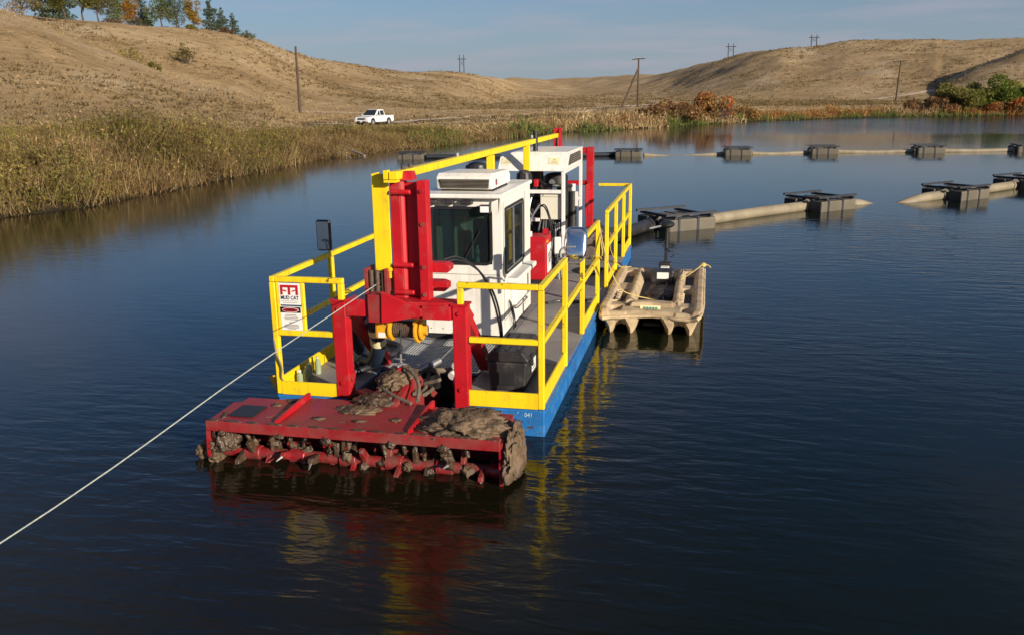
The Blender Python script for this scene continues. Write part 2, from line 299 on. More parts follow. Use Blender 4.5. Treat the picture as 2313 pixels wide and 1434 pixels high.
def ground_mat():
    m = bpy.data.materials.new('dry_grassland'); m.use_nodes = True; n = m.node_tree.nodes; l = m.node_tree.links; b = n['Principled BSDF']; b.inputs['Roughness'].default_value = .95; b.inputs['Specular IOR Level'].default_value = .1
    t = n.new('ShaderNodeTexCoord')
    def N(sc, det, ro, vec=None, sx=1, sy=1):
        mp_ = n.new('ShaderNodeMapping'); mp_.inputs['Scale'].default_value = (sx, sy, 1); l.new(t.outputs['Object'], mp_.inputs[0])
        a = n.new('ShaderNodeTexNoise'); a.inputs['Scale'].default_value = sc; a.inputs['Detail'].default_value = det; a.inputs['Roughness'].default_value = ro; l.new(mp_.outputs[0], a.inputs['Vector']); return a.outputs['Fac']
    r1 = n.new('ShaderNodeValToRGB'); e = r1.color_ramp.elements
    e[0].position = .30; e[0].color = (.28, .18, .085, 1); e[1].position = .70; e[1].color = (.66, .48, .27, 1); k = e.new(.5); k.color = (.49, .335, .168, 1)
    l.new(N(.05, 9, .72), r1.inputs[0])
    r3 = n.new('ShaderNodeMapRange'); r3.inputs[1].default_value = .54; r3.inputs[2].default_value = .66; r3.inputs[4].default_value = .75; l.new(N(.5, 6, .75), r3.inputs[0])
    mx = n.new('ShaderNodeMix'); mx.data_type = 'RGBA'; l.new(r3.outputs[0], mx.inputs[0]); l.new(r1.outputs[0], mx.inputs[6]); mx.inputs[7].default_value = (.19, .13, .062, 1)
    r4 = n.new('ShaderNodeMapRange'); r4.inputs[1].default_value = .57; r4.inputs[2].default_value = .64; r4.inputs[4].default_value = .4; l.new(N(.035, 5, .6, sx=1, sy=.45), r4.inputs[0])
    mx2 = n.new('ShaderNodeMix'); mx2.data_type = 'RGBA'; l.new(r4.outputs[0], mx2.inputs[0]); l.new(mx.outputs[2], mx2.inputs[6]); mx2.inputs[7].default_value = (.70, .55, .36, 1)
    # wet silt close to the waterline
    sp = n.new('ShaderNodeSeparateXYZ'); l.new(t.outputs['Object'], sp.inputs[0]); wr = n.new('ShaderNodeMapRange'); wr.inputs[1].default_value = .05; wr.inputs[2].default_value = .45; wr.inputs[3].default_value = 1; wr.inputs[4].default_value = 0; l.new(sp.outputs['Z'], wr.inputs[0])
    mx3 = n.new('ShaderNodeMix'); mx3.data_type = 'RGBA'; l.new(wr.outputs[0], mx3.inputs[0]); l.new(mx2.outputs[2], mx3.inputs[6]); mx3.inputs[7].default_value = (.07, .055, .03, 1)
    l.new(mx3.outputs[2], b.inputs['Base Color'])
    bp = n.new('ShaderNodeBump'); bp.inputs['Strength'].default_value = 1; bp.inputs['Distance'].default_value = 1.3; l.new(N(.35, 9, .74), bp.inputs['Height']); l.new(bp.outputs[0], b.inputs['Normal'])
    return m
g = gmesh('terrain', V, F, ground_mat()); g['kind'] = 'structure'

# ------------------------------------------------------------------ water
def water_mat():
    m = bpy.data.materials.new('lake_water'); m.use_nodes = True; n = m.node_tree.nodes; l = m.node_tree.links; b = n['Principled BSDF']
    b.inputs['IOR'].default_value = 1.33
    t = n.new('ShaderNodeTexCoord')
    def N(sc, det, ro, sx, sy, rot=0, dist=0):
        mp_ = n.new('ShaderNodeMapping'); mp_.inputs['Scale'].default_value = (sx, sy, 1); mp_.inputs['Rotation'].default_value = (0, 0, rot); l.new(t.outputs['Object'], mp_.inputs[0])
        a = n.new('ShaderNodeTexNoise'); a.inputs['Scale'].default_value = sc; a.inputs['Detail'].default_value = det; a.inputs['Roughness'].default_value = ro; a.inputs['Distortion'].default_value = dist; l.new(mp_.outputs[0], a.inputs['Vector']); return a.outputs['Fac']
    def mth(op, a, c):
        q = n.new('ShaderNodeMath'); q.operation = op
        for i, v in enumerate((a, c)):
            if isinstance(v, float): q.inputs[i].default_value = v
            else: l.new(v, q.inputs[i])
        return q.outputs[0]
    sp = n.new('ShaderNodeSeparateXYZ'); l.new(t.outputs['Object'], sp.inputs[0])
    # ruffled water: stronger out in the open lake to the right, calmer in the lee of the bank
    mr = n.new('ShaderNodeMapRange'); mr.interpolation_type = 'SMOOTHSTEP'; mr.inputs[1].default_value = -3; mr.inputs[2].default_value = 9; mr.inputs[3].default_value = .22; mr.inputs[4].default_value = 1.0; l.new(sp.outputs['X'], mr.inputs[0])
    my = n.new('ShaderNodeMapRange'); my.interpolation_type = 'SMOOTHSTEP'; my.inputs[1].default_value = 11; my.inputs[2].default_value = 22; my.inputs[3].default_value = 1.15; my.inputs[4].default_value = .12; l.new(sp.outputs['Y'], my.inputs[0])
    my2 = n.new('ShaderNodeMapRange'); my2.interpolation_type = 'SMOOTHSTEP'; my2.inputs[1].default_value = 58; my2.inputs[2].default_value = 76; my2.inputs[3].default_value = 0; my2.inputs[4].default_value = 3.0; l.new(sp.outputs['Y'], my2.inputs[0])
    fg = n.new('ShaderNodeMapRange'); fg.interpolation_type = 'SMOOTHSTEP'; fg.inputs[1].default_value = -4; fg.inputs[2].default_value = 5; fg.inputs[3].default_value = .14; fg.inputs[4].default_value = 1; l.new(sp.outputs['Y'], fg.inputs[0])
    amp = mth('MULTIPLY', mth('MULTIPLY', mr.outputs[0], fg.outputs[0]), mth('ADD', my.outputs[0], my2.outputs[0]))
    pt = n.new('ShaderNodeMapRange'); pt.inputs[1].default_value = .35; pt.inputs[2].default_value = .65; pt.inputs[3].default_value = .5; pt.inputs[4].default_value = 1.3; l.new(N(.22, 3, .5, 1, 1), pt.inputs[0])
    amp = mth('MULTIPLY', amp, pt.outputs[0])
    vd = n.new('ShaderNodeVectorMath'); vd.operation = 'DISTANCE'; l.new(t.outputs['Object'], vd.inputs[0]); vd.inputs[1].default_value = (-.1, -1.6, 0)
    cr_ = n.new('ShaderNodeMapRange'); cr_.interpolation_type = 'SMOOTHSTEP'; cr_.inputs[1].default_value = 1; cr_.inputs[2].default_value = 6; cr_.inputs[3].default_value = 1.3; cr_.inputs[4].default_value = 0; l.new(vd.outputs['Value'], cr_.inputs[0]); amp = mth('ADD', amp, cr_.outputs[0])
    w1 = N(1.0, 3, .5, 1.6, 5.0, .18, .4); w2 = N(1.0, 2, .5, 5, 11, -.12, .3); w3 = N(.55, 2, .4, 1, 1.6)
    h = mth('ADD', mth('MULTIPLY', mth('ADD', mth('MULTIPLY', w1, .0125), mth('MULTIPLY', w2, .0026)), amp), mth('MULTIPLY', w3, .0022))
    bp = n.new('ShaderNodeBump'); bp.inputs['Strength'].default_value = 1; bp.inputs['Distance'].default_value = 1; l.new(h, bp.inputs['Height']); l.new(bp.outputs[0], b.inputs['Normal'])
    # wavelets too small to see blur the mirror image: most in the shelter of the left bank
    rg = n.new('ShaderNodeMapRange'); rg.interpolation_type = 'SMOOTHSTEP'; rg.inputs[1].default_value = -7; rg.inputs[2].default_value = -1; rg.inputs[3].default_value = .11; rg.inputs[4].default_value = .075; l.new(sp.outputs['X'], rg.inputs[0])
    rf = n.new('ShaderNodeMapRange'); rf.interpolation_type = 'SMOOTHSTEP'; rf.inputs[1].default_value = -.5; rf.inputs[2].default_value = -3; rf.inputs[3].default_value = 0; rf.inputs[4].default_value = .07; l.new(sp.outputs['Y'], rf.inputs[0])
    l.new(mth('ADD', rg.outputs[0], rf.outputs[0]), b.inputs['Roughness'])
    # silt stirred up round the cutter
    dr = n.new('ShaderNodeMapRange'); dr.interpolation_type = 'SMOOTHSTEP'; dr.inputs[1].default_value = .5; dr.inputs[2].default_value = 4.2; dr.inputs[3].default_value = 1; dr.inputs[4].default_value = 0; l.new(vd.outputs['Value'], dr.inputs[0])
    mx = n.new('ShaderNodeMix'); mx.data_type = 'RGBA'; l.new(dr.outputs[0], mx.inputs[0]); mx.inputs[6].default_value = (.0042, .0074, .0030, 1); mx.inputs[7].default_value = (.0100, .0080, .0036, 1); l.new(mx.outputs[2], b.inputs['Base Color'])
    return m
wv = np.array([(-60, -220, 0), (260, -220, 0), (260, 140, 0), (-60, 140, 0)], float)
wa = gmesh('water', wv, np.array([[0, 1, 2, 3]]), water_mat(), smooth=False); wa['kind'] = 'structure'

# ------------------------------------------------------------------ foliage
def leaf_mat(name='foliage', tr=.25):
    m = bpy.data.materials.new(name); m.use_nodes = True; n = m.node_tree.nodes; l = m.node_tree.links; n.clear()
    o = n.new('ShaderNodeOutputMaterial'); a = n.new('ShaderNodeAttribute'); a.attribute_name = 'Col'; d = n.new('ShaderNodeBsdfDiffuse'); t = n.new('ShaderNodeBsdfTranslucent'); mx = n.new('ShaderNodeMixShader'); mx.inputs[0].default_value = tr
    l.new(a.outputs['Color'], d.inputs[0]); l.new(a.outputs['Color'], t.inputs[0]); l.new(d.outputs[0], mx.inputs[1]); l.new(t.outputs[0], mx.inputs[2]); l.new(mx.outputs[0], o.inputs[0]); return m
LEAF = leaf_mat()
def unit(v): return v/np.linalg.norm(v, axis=-1, keepdims=True)
def plants(x, y, z, h, col, stems=3, leaves=8, wid=.012, lean=.25, leaf=.06, spread=.12, cvar=.18, straw=None):
    """tri soup of stems + leaves; col (n,3). returns verts, cols (3 verts per tri)"""
    n = len(x); VV = []; CC = []
    base = np.c_[x, y, z]
    for s in range(stems):
        b = base+np.c_[rng.normal(0, spread, n), rng.normal(0, spread, n), np.zeros(n)-.03]
        hh = h*rng.uniform(.65, 1.1, n); ln = np.c_[rng.normal(0, lean, n), rng.normal(0, lean, n), np.ones(n)]; ln = unit(ln)
        tip = b+ln*hh[:, None]+np.c_[rng.normal(0, lean*.25, n)*hh, rng.normal(0, lean*.25, n)*hh, np.zeros(n)]
        a = rng.uniform(0, np.pi, n); sd_ = np.c_[np.cos(a), np.sin(a), np.zeros(n)]*wid*(.5+h[:, None])
        c = (col if straw is None else straw)*(1+rng.normal(0, cvar, (n, 1)))
        VV.append(np.stack([b-sd_, b+sd_, tip], 1)); CC.append(np.repeat(c[:, None], 3, 1))
        for k in range(leaves):
            t = rng.uniform(.15, 1, n)[:, None]; p = b*(1-t)+tip*t
            d1 = unit(rng.normal(0, 1, (n, 3))+np.array([0, 0, .5])); d2 = unit(rng.normal(0, 1, (n, 3))); L = (leaf*rng.uniform(.5, 1.5, n)*(.4+.6*h))[:, None]
            p0 = p+d2*L*.3; c = col*(1+rng.normal(0, cvar, (n, 1)))
            VV.append(np.stack([p0-d2*L*.22, p0+d2*L*.22, p0+d1*L], 1)); CC.append(np.repeat(c[:, None], 3, 1))
    V = np.concatenate(VV).reshape(-1, 3); C = np.clip(np.concatenate(CC).reshape(-1, 3), .004, .9); return V, C
def soup(name, V, C, mtl=None, parent=None):
    o = gmesh(name, V, np.arange(len(V)).reshape(-1, 3), mtl or LEAF, C, smooth=False)
    if parent: o.parent = parent
    return o
def pick(n, tab, wts): return np.array(tab)[rng.choice(len(tab), n, p=np.array(wts)/sum(wts))]
GRN = [(.20, .195, .045), (.165, .17, .045), (.24, .21, .055), (.26, .205, .07), (.15, .105, .045), (.29, .22, .10)]
STRAW = [(.32, .22, .10), (.40, .29, .14), (.26, .165, .075), (.22, .125, .06)]
# left bank: dense weeds and shrubs
def land_pts(n, x0, x1, y0, y1, d0, d1):
    x = rng.uniform(x0, x1, n); y = rng.uniform(y0, y1, n); s = sdist(x, y); k = (s > d0) & (s < d1); return x[k], y[k], s[k]
x, y, s = land_pts(62000, -40, -9, 3, 62, .0, 14)
cl = fbm(x/2.6, y/2.6, 3, 40); keep = rng.uniform(0, 1, len(x)) < np.clip(.95-(s/14)**4, .12, 1); x, y, s, cl = x[keep], y[keep], s[keep], cl[keep]
z = height(x, y)
near = np.clip((60-y)/35, .35, 1)
h = (.80+.95*np.clip(cl+.35, 0, 1.3))*np.interp(y, [10, 22, 34, 50], [.92, .86, .74, .50])*rng.uniform(.5, 1.35, len(x))*(.62+.75*vnoise(x/1.9, y/1.9, 57))*np.interp(s, [0, .8, 2.2, 6, 14], [.7, 1.05, 1.25, 1.05, .95])
big = fbm(x/5, y/5, 3, 77); sp = .8*cl+1.1*big+rng.normal(0, .14, len(x))+np.interp(s, [0, 2, 4], [-.35, -.12, .05])
hue = vnoise(x/1.6, y/1.6, 55); tone_ = (.55+.9*vnoise(x/1.1, y/1.1, 56))[:, None]  # plant hue and tone vary at random in small patches
col = np.where((sp > .0)[:, None], np.where((hue > .72)[:, None], pick(len(x), [(.27, .235, .06), (.30, .24, .09)], [1, 1]), np.where((hue < .22)[:, None], pick(len(x), [(.15, .10, .05), (.12, .125, .05)], [1, 1]), pick(len(x), GRN, [4, 3, 4, 3, 1, 1]))), pick(len(x), GRN+STRAW, [1, 1, 1, 2, 1, 3, 2, 2, 2, 2]))
col = col*tone_*np.array([.86, .82, .78]); str_ = pick(len(x), STRAW, [3, 3, 3, 2])*tone_*.82
bush = sp > .02
V1, C1 = plants(x[bush], y[bush], z[bush], h[bush], col[bush], stems=4, leaves=9, wid=.009, lean=.38, leaf=.085, spread=.2, cvar=.24, straw=str_[bush]*.75)
V2, C2 = plants(x[~bush], y[~bush], z[~bush], h[~bush]*.9, col[~bush], stems=8, leaves=2, wid=.012, lean=.5, leaf=.10, spread=.22, cvar=.25, straw=str_[~bush])
x3, y3, s3 = land_pts(2600, -20, -13, 6, 50, .1, 2.4); c3 = vnoise(x3/3, y3/3, 91) > .45; x3, y3 = x3[c3], y3[c3]
V3, C3 = plants(x3, y3, height(x3, y3)+.1, rng.uniform(.7, 1.3, len(x3))*np.interp(y3, [10, 40], [1.1, .6]), pick(len(x3), [(.36, .26, .13), (.30, .20, .10), (.24, .14, .07), (.40, .31, .17)], [2, 2, 1, 1]), stems=3, leaves=1, wid=.010, lean=.75, leaf=.10, spread=.12)
x4, y4, s4 = land_pts(1600, -34, -14, 6, 56, 1.5, 11); hh4 = rng.uniform(1.1, 1.8, len(x4))*np.interp(y4, [10, 22, 34, 50], [1.0, .9, .65, .5])
V4, C4 = plants(x4, y4, height(x4, y4), hh4, pick(len(x4), [(.34, .23, .11), (.30, .16, .07), (.24, .22, .06)], [2, 1, 2]), stems=2, leaves=5, wid=.009, lean=.2, leaf=.11, spread=.1)
o = soup('shore_weeds', np.r_[V1, V2, V3, V4], np.r_[C1, C2, C3, C4]); o['kind'] = 'stuff'; o['label'] = 'tangled green and straw weeds covering the left bank'
# far shore: belt of sedge and weeds
x, y, s = land_pts(110000, -16, 130, 46, 124, .0, 9); z = height(x, y); keep = (rng.uniform(0, 1, len(x)) < np.clip(1.1-s/9, .1, .8)); x, y, s, z = x[keep], y[keep], s[keep], z[keep]
cl = fbm(x/4, y/4, 3, 61)
gr = (s < 1.6+2*cl) & (vnoise(x/7, y/7, 8) > .52)
col = np.where(gr[:, None], pick(len(x), [(.12, .165, .045), (.15, .17, .05), (.21, .19, .065)], [3, 3, 2]), pick(len(x), [(.46, .33, .17), (.54, .40, .21), (.37, .25, .12), (.30, .18, .085), (.33, .155, .06), (.28, .17, .065)], [3, 3, 3, 2, 1, 1]))
rusty = (x > 3) & (vnoise(x/9, y/9, 15) > .35) & ~gr & (s < 4.5)
col = np.where(rusty[:, None], pick(len(x), [(.40, .17, .055), (.37, .22, .075), (.30, .135, .05), (.44, .30, .12)], [3, 3, 2, 2]), col)
h = (.55+.8*np.clip(cl+.25, 0, 1))*rng.uniform(.6, 1.2, len(x))*np.where(s < 1, .6, 1)*np.where(s > 5, .55, 1)*np.clip(.75+(y-50)/60, .7, 1.35)
V1, C1 = plants(x, y, z, h, col, stems=4, leaves=2, wid=.035, lean=.3, leaf=.22, spread=.3)
o = soup('far_shore_sedge', V1, C1); o['kind'] = 'stuff'; o['label'] = 'belt of straw, green and rust sedge along the far shore'
# dry tussocks over plain and hills
n = 90000; a = rng.uniform(R(-52), R(30), n); d = 55*np.exp(rng.uniform(0, 1, n)**.8*math.log(560/55)); x = d*np.sin(a); y = -6+d*np.cos(a)
s = sdist(x, y); k = s > 6; x, y, d, s = x[k], y[k], d[k], s[k]
dens = fbm(x/18, y/18, 3, 90); k = rng.uniform(0, 1, len(x)) < np.clip(.45+1.2*dens, .05, 1); x, y, d = x[k], y[k], d[k]
z = height(x, y); sage = vnoise(x/25, y/25, 33)+.3*(d > 170)+rng.uniform(-.25, .25, len(x)) > .55
col = np.where(sage[:, None], pick(len(x), [(.19, .135, .065), (.22, .165, .085), (.14, .10, .045)], [2, 2, 1]), pick(len(x), [(.42, .30, .16), (.37, .265, .135), (.30, .21, .105)], [3, 3, 2]))
h = rng.uniform(.10, .30, len(x))*np.where(sage, 1.7, 1)*(.7+d/420)
V1, C1 = plants(x, y, z, h, col, stems=6, leaves=0, wid=.13, lean=.7, spread=.35, cvar=.1)
o = soup('dry_tussocks', V1, C1); o['kind'] = 'stuff'; o['label'] = 'dry grass tussocks and sagebrush over the plain and hills'

def clump_pts(n, clumps):
    """points on/in ellipsoid clumps (cx,cy,cz,rx,ry,rz)"""
    c = np.array(clumps); wv_ = (c[:, 3]*c[:, 4]*c[:, 5])**.67; i = rng.choice(len(c), n, p=wv_/wv_.sum()); q = unit(rng.normal(0, 1, (n, 3)))*rng.uniform(.35, 1, (n, 1))**.5
    return c[i, :3]+q*c[i, 3:6], i
def crown(name, n, clumps, cols, wts, size, parent, cvar=.2):
    p, i = clump_pts(n, clumps); cc = pick(len(clumps), cols, wts)[i]*(1+rng.normal(0, cvar, (n, 1)))
    d1 = unit(rng.normal(0, 1, (n, 3))); d2 = unit(np.cross(d1, rng.normal(0, 1, (n, 3)))); L = size*rng.uniform(.6, 1.5, (n, 1))
    V_ = np.stack([p-d2*L*.35, p+d2*L*.35, p+d1*L, p-d2*L*.1+d1*L*.3, p+d2*L*.55+d1*L*.4, p+d1*L*.2-d2*L*.5+np.cross(d1, d2)*L*.5], 1).reshape(-1, 3)
    return soup(name, V_, np.clip(np.repeat(cc[:, None], 6, 1).reshape(-1, 3), .003, .9), parent=parent)
def tree(kind, label, x, y, h, spread, cols, wts, group, lean=0., trunkfrac=.35, name=None, leafn=1900):
    z = float(height(np.array([x]), np.array([y]))[0])
    t = thing(name or kind, label, 'tree', (x, y, z-.1), rng.uniform(0, 6), group); local(t)
    mb = MB(); top = Vector((lean*h, 0, h*(.9 if kind == 'pine_tree' else .62)))
    mb.tube([(0, 0, -.2), (lean*h*.25, .03*h, h*.28), tuple(top)], lambda q: h*.03*(1-.75*q), 7)
    cl = []
    if kind == 'pine_tree':
        for k in range(9):
            q = trunkfrac*.5+(1-trunkfrac*.5)*k/8; rad = spread*(1-q**2*.75)*rng.uniform(.5, 1.2)
            for j in range(4):
                a_ = rng.uniform(0, 6.28); cl.append((math.cos(a_)*rad*.5+lean*h*q, math.sin(a_)*rad*.5, h*q, rad*.55, rad*.55, h*.06))
    else:
        for k in range(15):
            a_ = rng.uniform(0, 6.28); q = trunkfrac+.10+(.82-trunkfrac)*(k+rng.uniform(0, 1))/15; rad = spread*rng.uniform(.1, .7)*(1.15-.6*abs(q-.5)); e = spread*rng.uniform(.36, .58)
            p = Vector((math.cos(a_)*rad+lean*h*q, math.sin(a_)*rad, h*q)); cl.append((*p, e, e, e*.75))
            mb.tube([tuple(top*.55*rng.uniform(.8, 1.3)), tuple(p)], h*.008, 5)
    mb.build('trunk', 'bark', t, smooth=True); crown('crown', leafn, cl, cols, wts, h*.042, t)
    return t
def bush(name, label, x, y, rx, ry, h, cols, wts, group=None, n=700, size=.12, stalks=40, cat='bush', z=None):
    z = float(height(np.array([x]), np.array([y]))[0]) if z is None else z
    t = thing(name, label, cat, (x, y, z-.05), 0, group); local(t)
    cl = []
    for _ in range(26):
        u_, v_ = rng.uniform(-.9, .9), rng.uniform(-.9, .9); e_ = rng.uniform(.14, .34); cl.append((u_*rx, v_*ry, h*rng.uniform(.15, .95-.45*abs(u_)), rx*e_, ry*e_*1.2, h*rng.uniform(.12, .28)))
    mb = MB()
    for k in range(stalks):
        a_ = rng.uniform(0, 6.28); q = rng.uniform(.1, .9); b_ = (math.cos(a_)*rx*q*.6, math.sin(a_)*ry*q*.6, -.1); mb.cyl(b_, (math.cos(a_)*rx*q, math.sin(a_)*ry*q, h*rng.uniform(.4, .85)), .02*h, 4, .004)
    mb.build('stems', 'bark', t)['kind'] = 'stuff'; crown('foliage', int(n*1.8), cl, cols, wts, size*.72, t, .32); return t
def P(px, d):    # bearing (degrees) + distance from the shore viewpoint
    return CAM.x+d*math.sin(R(px)), CAM.y+d*math.cos(R(px))
PINE = [(.075, .105, .06), (.095, .12, .07), (.12, .14, .085)]; OLV = [(.11, .11, .03), (.15, .135, .04), (.08, .09, .03)]; YEL = [(.32, .19, .02), (.26, .15, .02), (.16, .12, .03)]; BGRN = [(.14, .17, .04), (.10, .13, .035), (.19, .19, .06)]
HT = 'trees along the left hilltop'
TREES = [  # bearing, dist, height, spread, kind, cols, lean, label
    (-41.6, 205, 9, 5.0, 'broadleaf_tree', OLV, 0, 'olive broad tree at the left edge of the hilltop row'),
    (-40.0, 215, 5.5, 3.4, 'broadleaf_tree', YEL, 0, 'low yellow tree left of the tall pines on the hilltop'),
    (-39.0, 232, 10.5, 3.6, 'pine_tree', PINE, 0, 'tallest grey green pine cut off by the top of the photo'),
    (-38.0, 232, 10.5, 3.8, 'pine_tree', PINE, 0, 'second tall dark pine standing close beside the tallest pine'),
    (-37.9, 206, 6.6, 2.6, 'broadleaf_tree', OLV, .1, 'dark green bushy tree standing lower on the slope below the pines'),
    (-37.0, 233, 8.5, 3.6, 'broadleaf_tree', OLV, .12, 'leaning tree with a bare forked trunk beside the tall pines'),
    (-36.2, 233, 7.8, 4.2, 'broadleaf_tree', OLV[:2]+YEL[2:], .10, 'spreading olive tree with a dark curved trunk on the hilltop'),
    (-35.2, 235, 6.4, 2.6, 'broadleaf_tree', BGRN, 0, 'round mid green tree beside the orange tree'),
    (-34.6, 235, 6.2, 2.4, 'broadleaf_tree', [(.34, .15, .025), (.30, .18, .03)], 0, 'orange autumn tree in the middle of the hilltop row'),
    (-33.9, 238, 7.4, 2.5, 'pine_tree', [(.085, .11, .09), (.10, .125, .10)], 0, 'pale blue green spruce standing right of the orange tree'),
    (-32.9, 236, 7.2, 3.4, 'broadleaf_tree', BGRN, 0, 'bright green tree at the left of the dense thicket'),
    (-32.1, 236, 6.8, 4.4, 'broadleaf_tree', PINE, 0, 'large dense dark green tree on the hilltop'),
    (-31.2, 238, 6.6, 2.0, 'broadleaf_tree', YEL, 0, 'slim yellow tree right of the dense dark thicket'),
    (-30.2, 243, 7.2, 1.9, 'pine_tree', PINE, 0, 'tallest of the three small pines at the end of the row'),
    (-29.6, 243, 5.4, 1.9, 'pine_tree', PINE, 0, 'middle pine of the three small pines at the end of the row'),
    (-29.0, 245, 4.8, 1.9, 'pine_tree', PINE, 0, 'last small pine at the right end of the hilltop row')]
for b_, d_, h_, s_, k_, c_, ln_, lb_ in TREES:
    x_, y_ = P(b_, d_); tree(k_, lb_, x_, y_, h_*1.05, s_*1.12, c_, [1]*len(c_), HT, ln_, .36 if ln_ else .14)
YG = [(.17, .15, .03), (.13, .11, .03), (.22, .18, .04)]; RUST = [(.44, .17, .055), (.34, .14, .05), (.27, .17, .07), (.38, .22, .08)]
for b_, d_, rx_, h_, c_, lb_ in [(-34.8, 165, 2.9, 3.0, YG, 'wide yellow green bush on the left hillside'), (-31.9, 176, 2.3, 3.2, [(.14, .12, .025), (.07, .065, .02)], 'small olive bush standing alone low on the left hillside'),
        (-33.7, 163, 1.4, 1.7, YG, 'little yellow bush right of the wide yellow green bush'), (-34.3, 218, 1.9, 1.9, [(.12, .09, .04), (.09, .08, .03)], 'brown green bush just below the orange tree'),
        (-35.7, 230, 2.8, 1.4, [(.17, .09, .045), (.13, .08, .04)], 'low reddish brown bush on the hill crest below the leaning trees'), (-28.2, 244, 1.9, 2.2, OLV, 'dark bush at the right end of the hilltop below the last pine'),
        (-29.4, 236, 1.7, 1.2, [(.17, .09, .045), (.13, .08, .04)], 'small rust bush below the three small pines'), (-31.3, 226, 1.2, 1.1, YG, 'tiny yellow bush on the slope under the slim yellow tree')]:
    x_, y_ = P(b_, d_); bush('hill_bush', lb_, x_, y_, rx_, rx_*.8, h_, c_, [1]*len(c_), 'bushes on the left hillside', 420, .28, 16)
GB = [(.17, .225, .04), (.22, .26, .055), (.13, .18, .035), (.27, .27, .07)]
for x_, y_, rx_, ry_, h_, c_, lb_, nn in [(-1.2, 84.5, 3.4, 2.2, 2.2, [(.28, .15, .065), (.23, .14, .065), (.34, .21, .09)], 'brown reedy bush at the left of the rust red thicket on the far shore', 2200), (3.0, 91.5, 2.9, 2.2, 3.1, RUST, 'rust red bush standing tallest on the far shore behind the poles', 2600), (6.2, 96.5, 2.0, 1.6, 1.6, RUST[2:], 'small tawny bush right of the rust red bush on the far shore', 900),
        (29.0, 113, 2.6, 2.0, 2.2, [(.29, .16, .075), (.24, .14, .07)], 'reddish brown bush below the right hand pole', 1500), (32.8, 114.5, 3.9, 2.4, 3.5, [(.25, .22, .07), (.20, .20, .05)], 'olive bush left of the bright green bushes on the right shore', 6000),
        (37.0, 116, 4.6, 2.6, 4.3, GB, 'big bright green bush with the highest top on the right shore', 9000), (42.3, 116, 4.2, 2.6, 3.9, GB, 'bright green bush right of the highest green bush', 7500), (39, 113.2, 3.2, 1.4, 1.8, RUST, 'low rust coloured bush in front of the green bushes', 3500), (46.2, 116, 2.8, 2.4, 3.3, [(.085, .12, .03), (.12, .14, .045)], 'dark green bush at the right edge of the photo', 5000)]:
    bush('shore_bush', lb_, x_, y_, rx_, ry_, h_, c_, [1]*len(c_), 'bushes along the far shore', nn, .26, 60)

# worn vehicle tracks across the plain
trm = mat('bare_track_soil', (.62, .48, .32), .95, .2, .4)
def track(pts, wd):
    P_ = []; pts = [np.array(p, float) for p in pts]
    for a_, b_ in zip(pts, pts[1:]):
        k_ = int(np.hypot(*(b_-a_))/2)+1; P_ += [a_+(b_-a_)*i/k_ for i in range(k_)]
    P_ = np.array(P_+[pts[-1]]); P_ = P_+np.c_[fbm(P_[:, 0]/12, P_[:, 1]/12, 2, 3), fbm(P_[:, 0]/12, P_[:, 1]/12, 2, 4)]*2; d_ = np.gradient(P_, axis=0); nn_ = np.c_[-d_[:, 1], d_[:, 0]]; nn_ /= np.linalg.norm(nn_, axis=1)[:, None]
    w_ = wd*(.7+.6*vnoise(P_[:, 0]/5, P_[:, 1]/5, 6))[:, None]; cols_ = [P_+nn_*w_*u for u in (-1, -.5, 0, .5, 1)]
    V_ = np.concatenate([np.c_[c, height(c[:, 0], c[:, 1])+.05] for c in cols_]); k_ = len(P_)
    F_ = np.concatenate([np.stack([np.arange(k_-1)+j*k_, np.arange(1, k_)+j*k_, np.arange(1, k_)+(j+1)*k_, np.arange(k_-1)+(j+1)*k_], -1) for j in range(4)])
    o_ = gmesh('dirt_track', V_, F_, trm); o_['kind'] = 'structure'
track([(-43, 88), (-31, 88), (-12, 104), (4, 128), (30, 150), (70, 168), (130, 180)], .9)
track([(-34, 92), (-20, 130), (-4, 190), (30, 250), (90, 300)], 1.3); track([(-60, 120), (-25, 150), (-8, 215), (-20, 330)], 1.4)
# ------------------------------------------------------------------ poles
def gz(x, y): return float(height(np.array([x]), np.array([y]))[0])
def ppole(label, px, d, h, arm, brace=0, lean=(0, 0)):
    x_, y_ = P(px, d); z_ = gz(x_, y_); t = thing('utility_pole', label, 'pole', (x_, y_, z_), 0, 'wooden power poles'); local(t)
    MB().cyl((0, 0, -.5), (lean[0], lean[1], h), .22, 10, .15).build('pole', 'polewood', t, smooth=True)
    if arm:
        MB().bar((-arm+lean[0], 0, h-.25), (arm+lean[0], 0, h-.25+arm*.12), .16, .2).build('crossarm', 'polewood', t)
        for k in (-.85, .0, .85): MB().cyl((arm*k+lean[0], 0, h-.12), (arm*k+lean[0], 0, h+.16), .05, 8).build('insulator', 'steel', t)
    if brace: MB().cyl((-brace, -3.5, -.4), (lean[0], lean[1], h*.80), .24, 10, .17).build('prop_pole', 'polewood', t, smooth=True)
    return t
ppole('bare wooden pole without a crossarm at the foot of the left hill', -25.46, 140, 9.6, 0)
ppole('wooden pole with a crossarm and a leaning prop pole near the rust bush', -4.42, 182, 9.4, 1.25, 3.0)
ppole('wooden pole with a wide crossarm left of the bright green bushes', 10.58, 232, 9.3, 1.7, lean=(.35, 0))
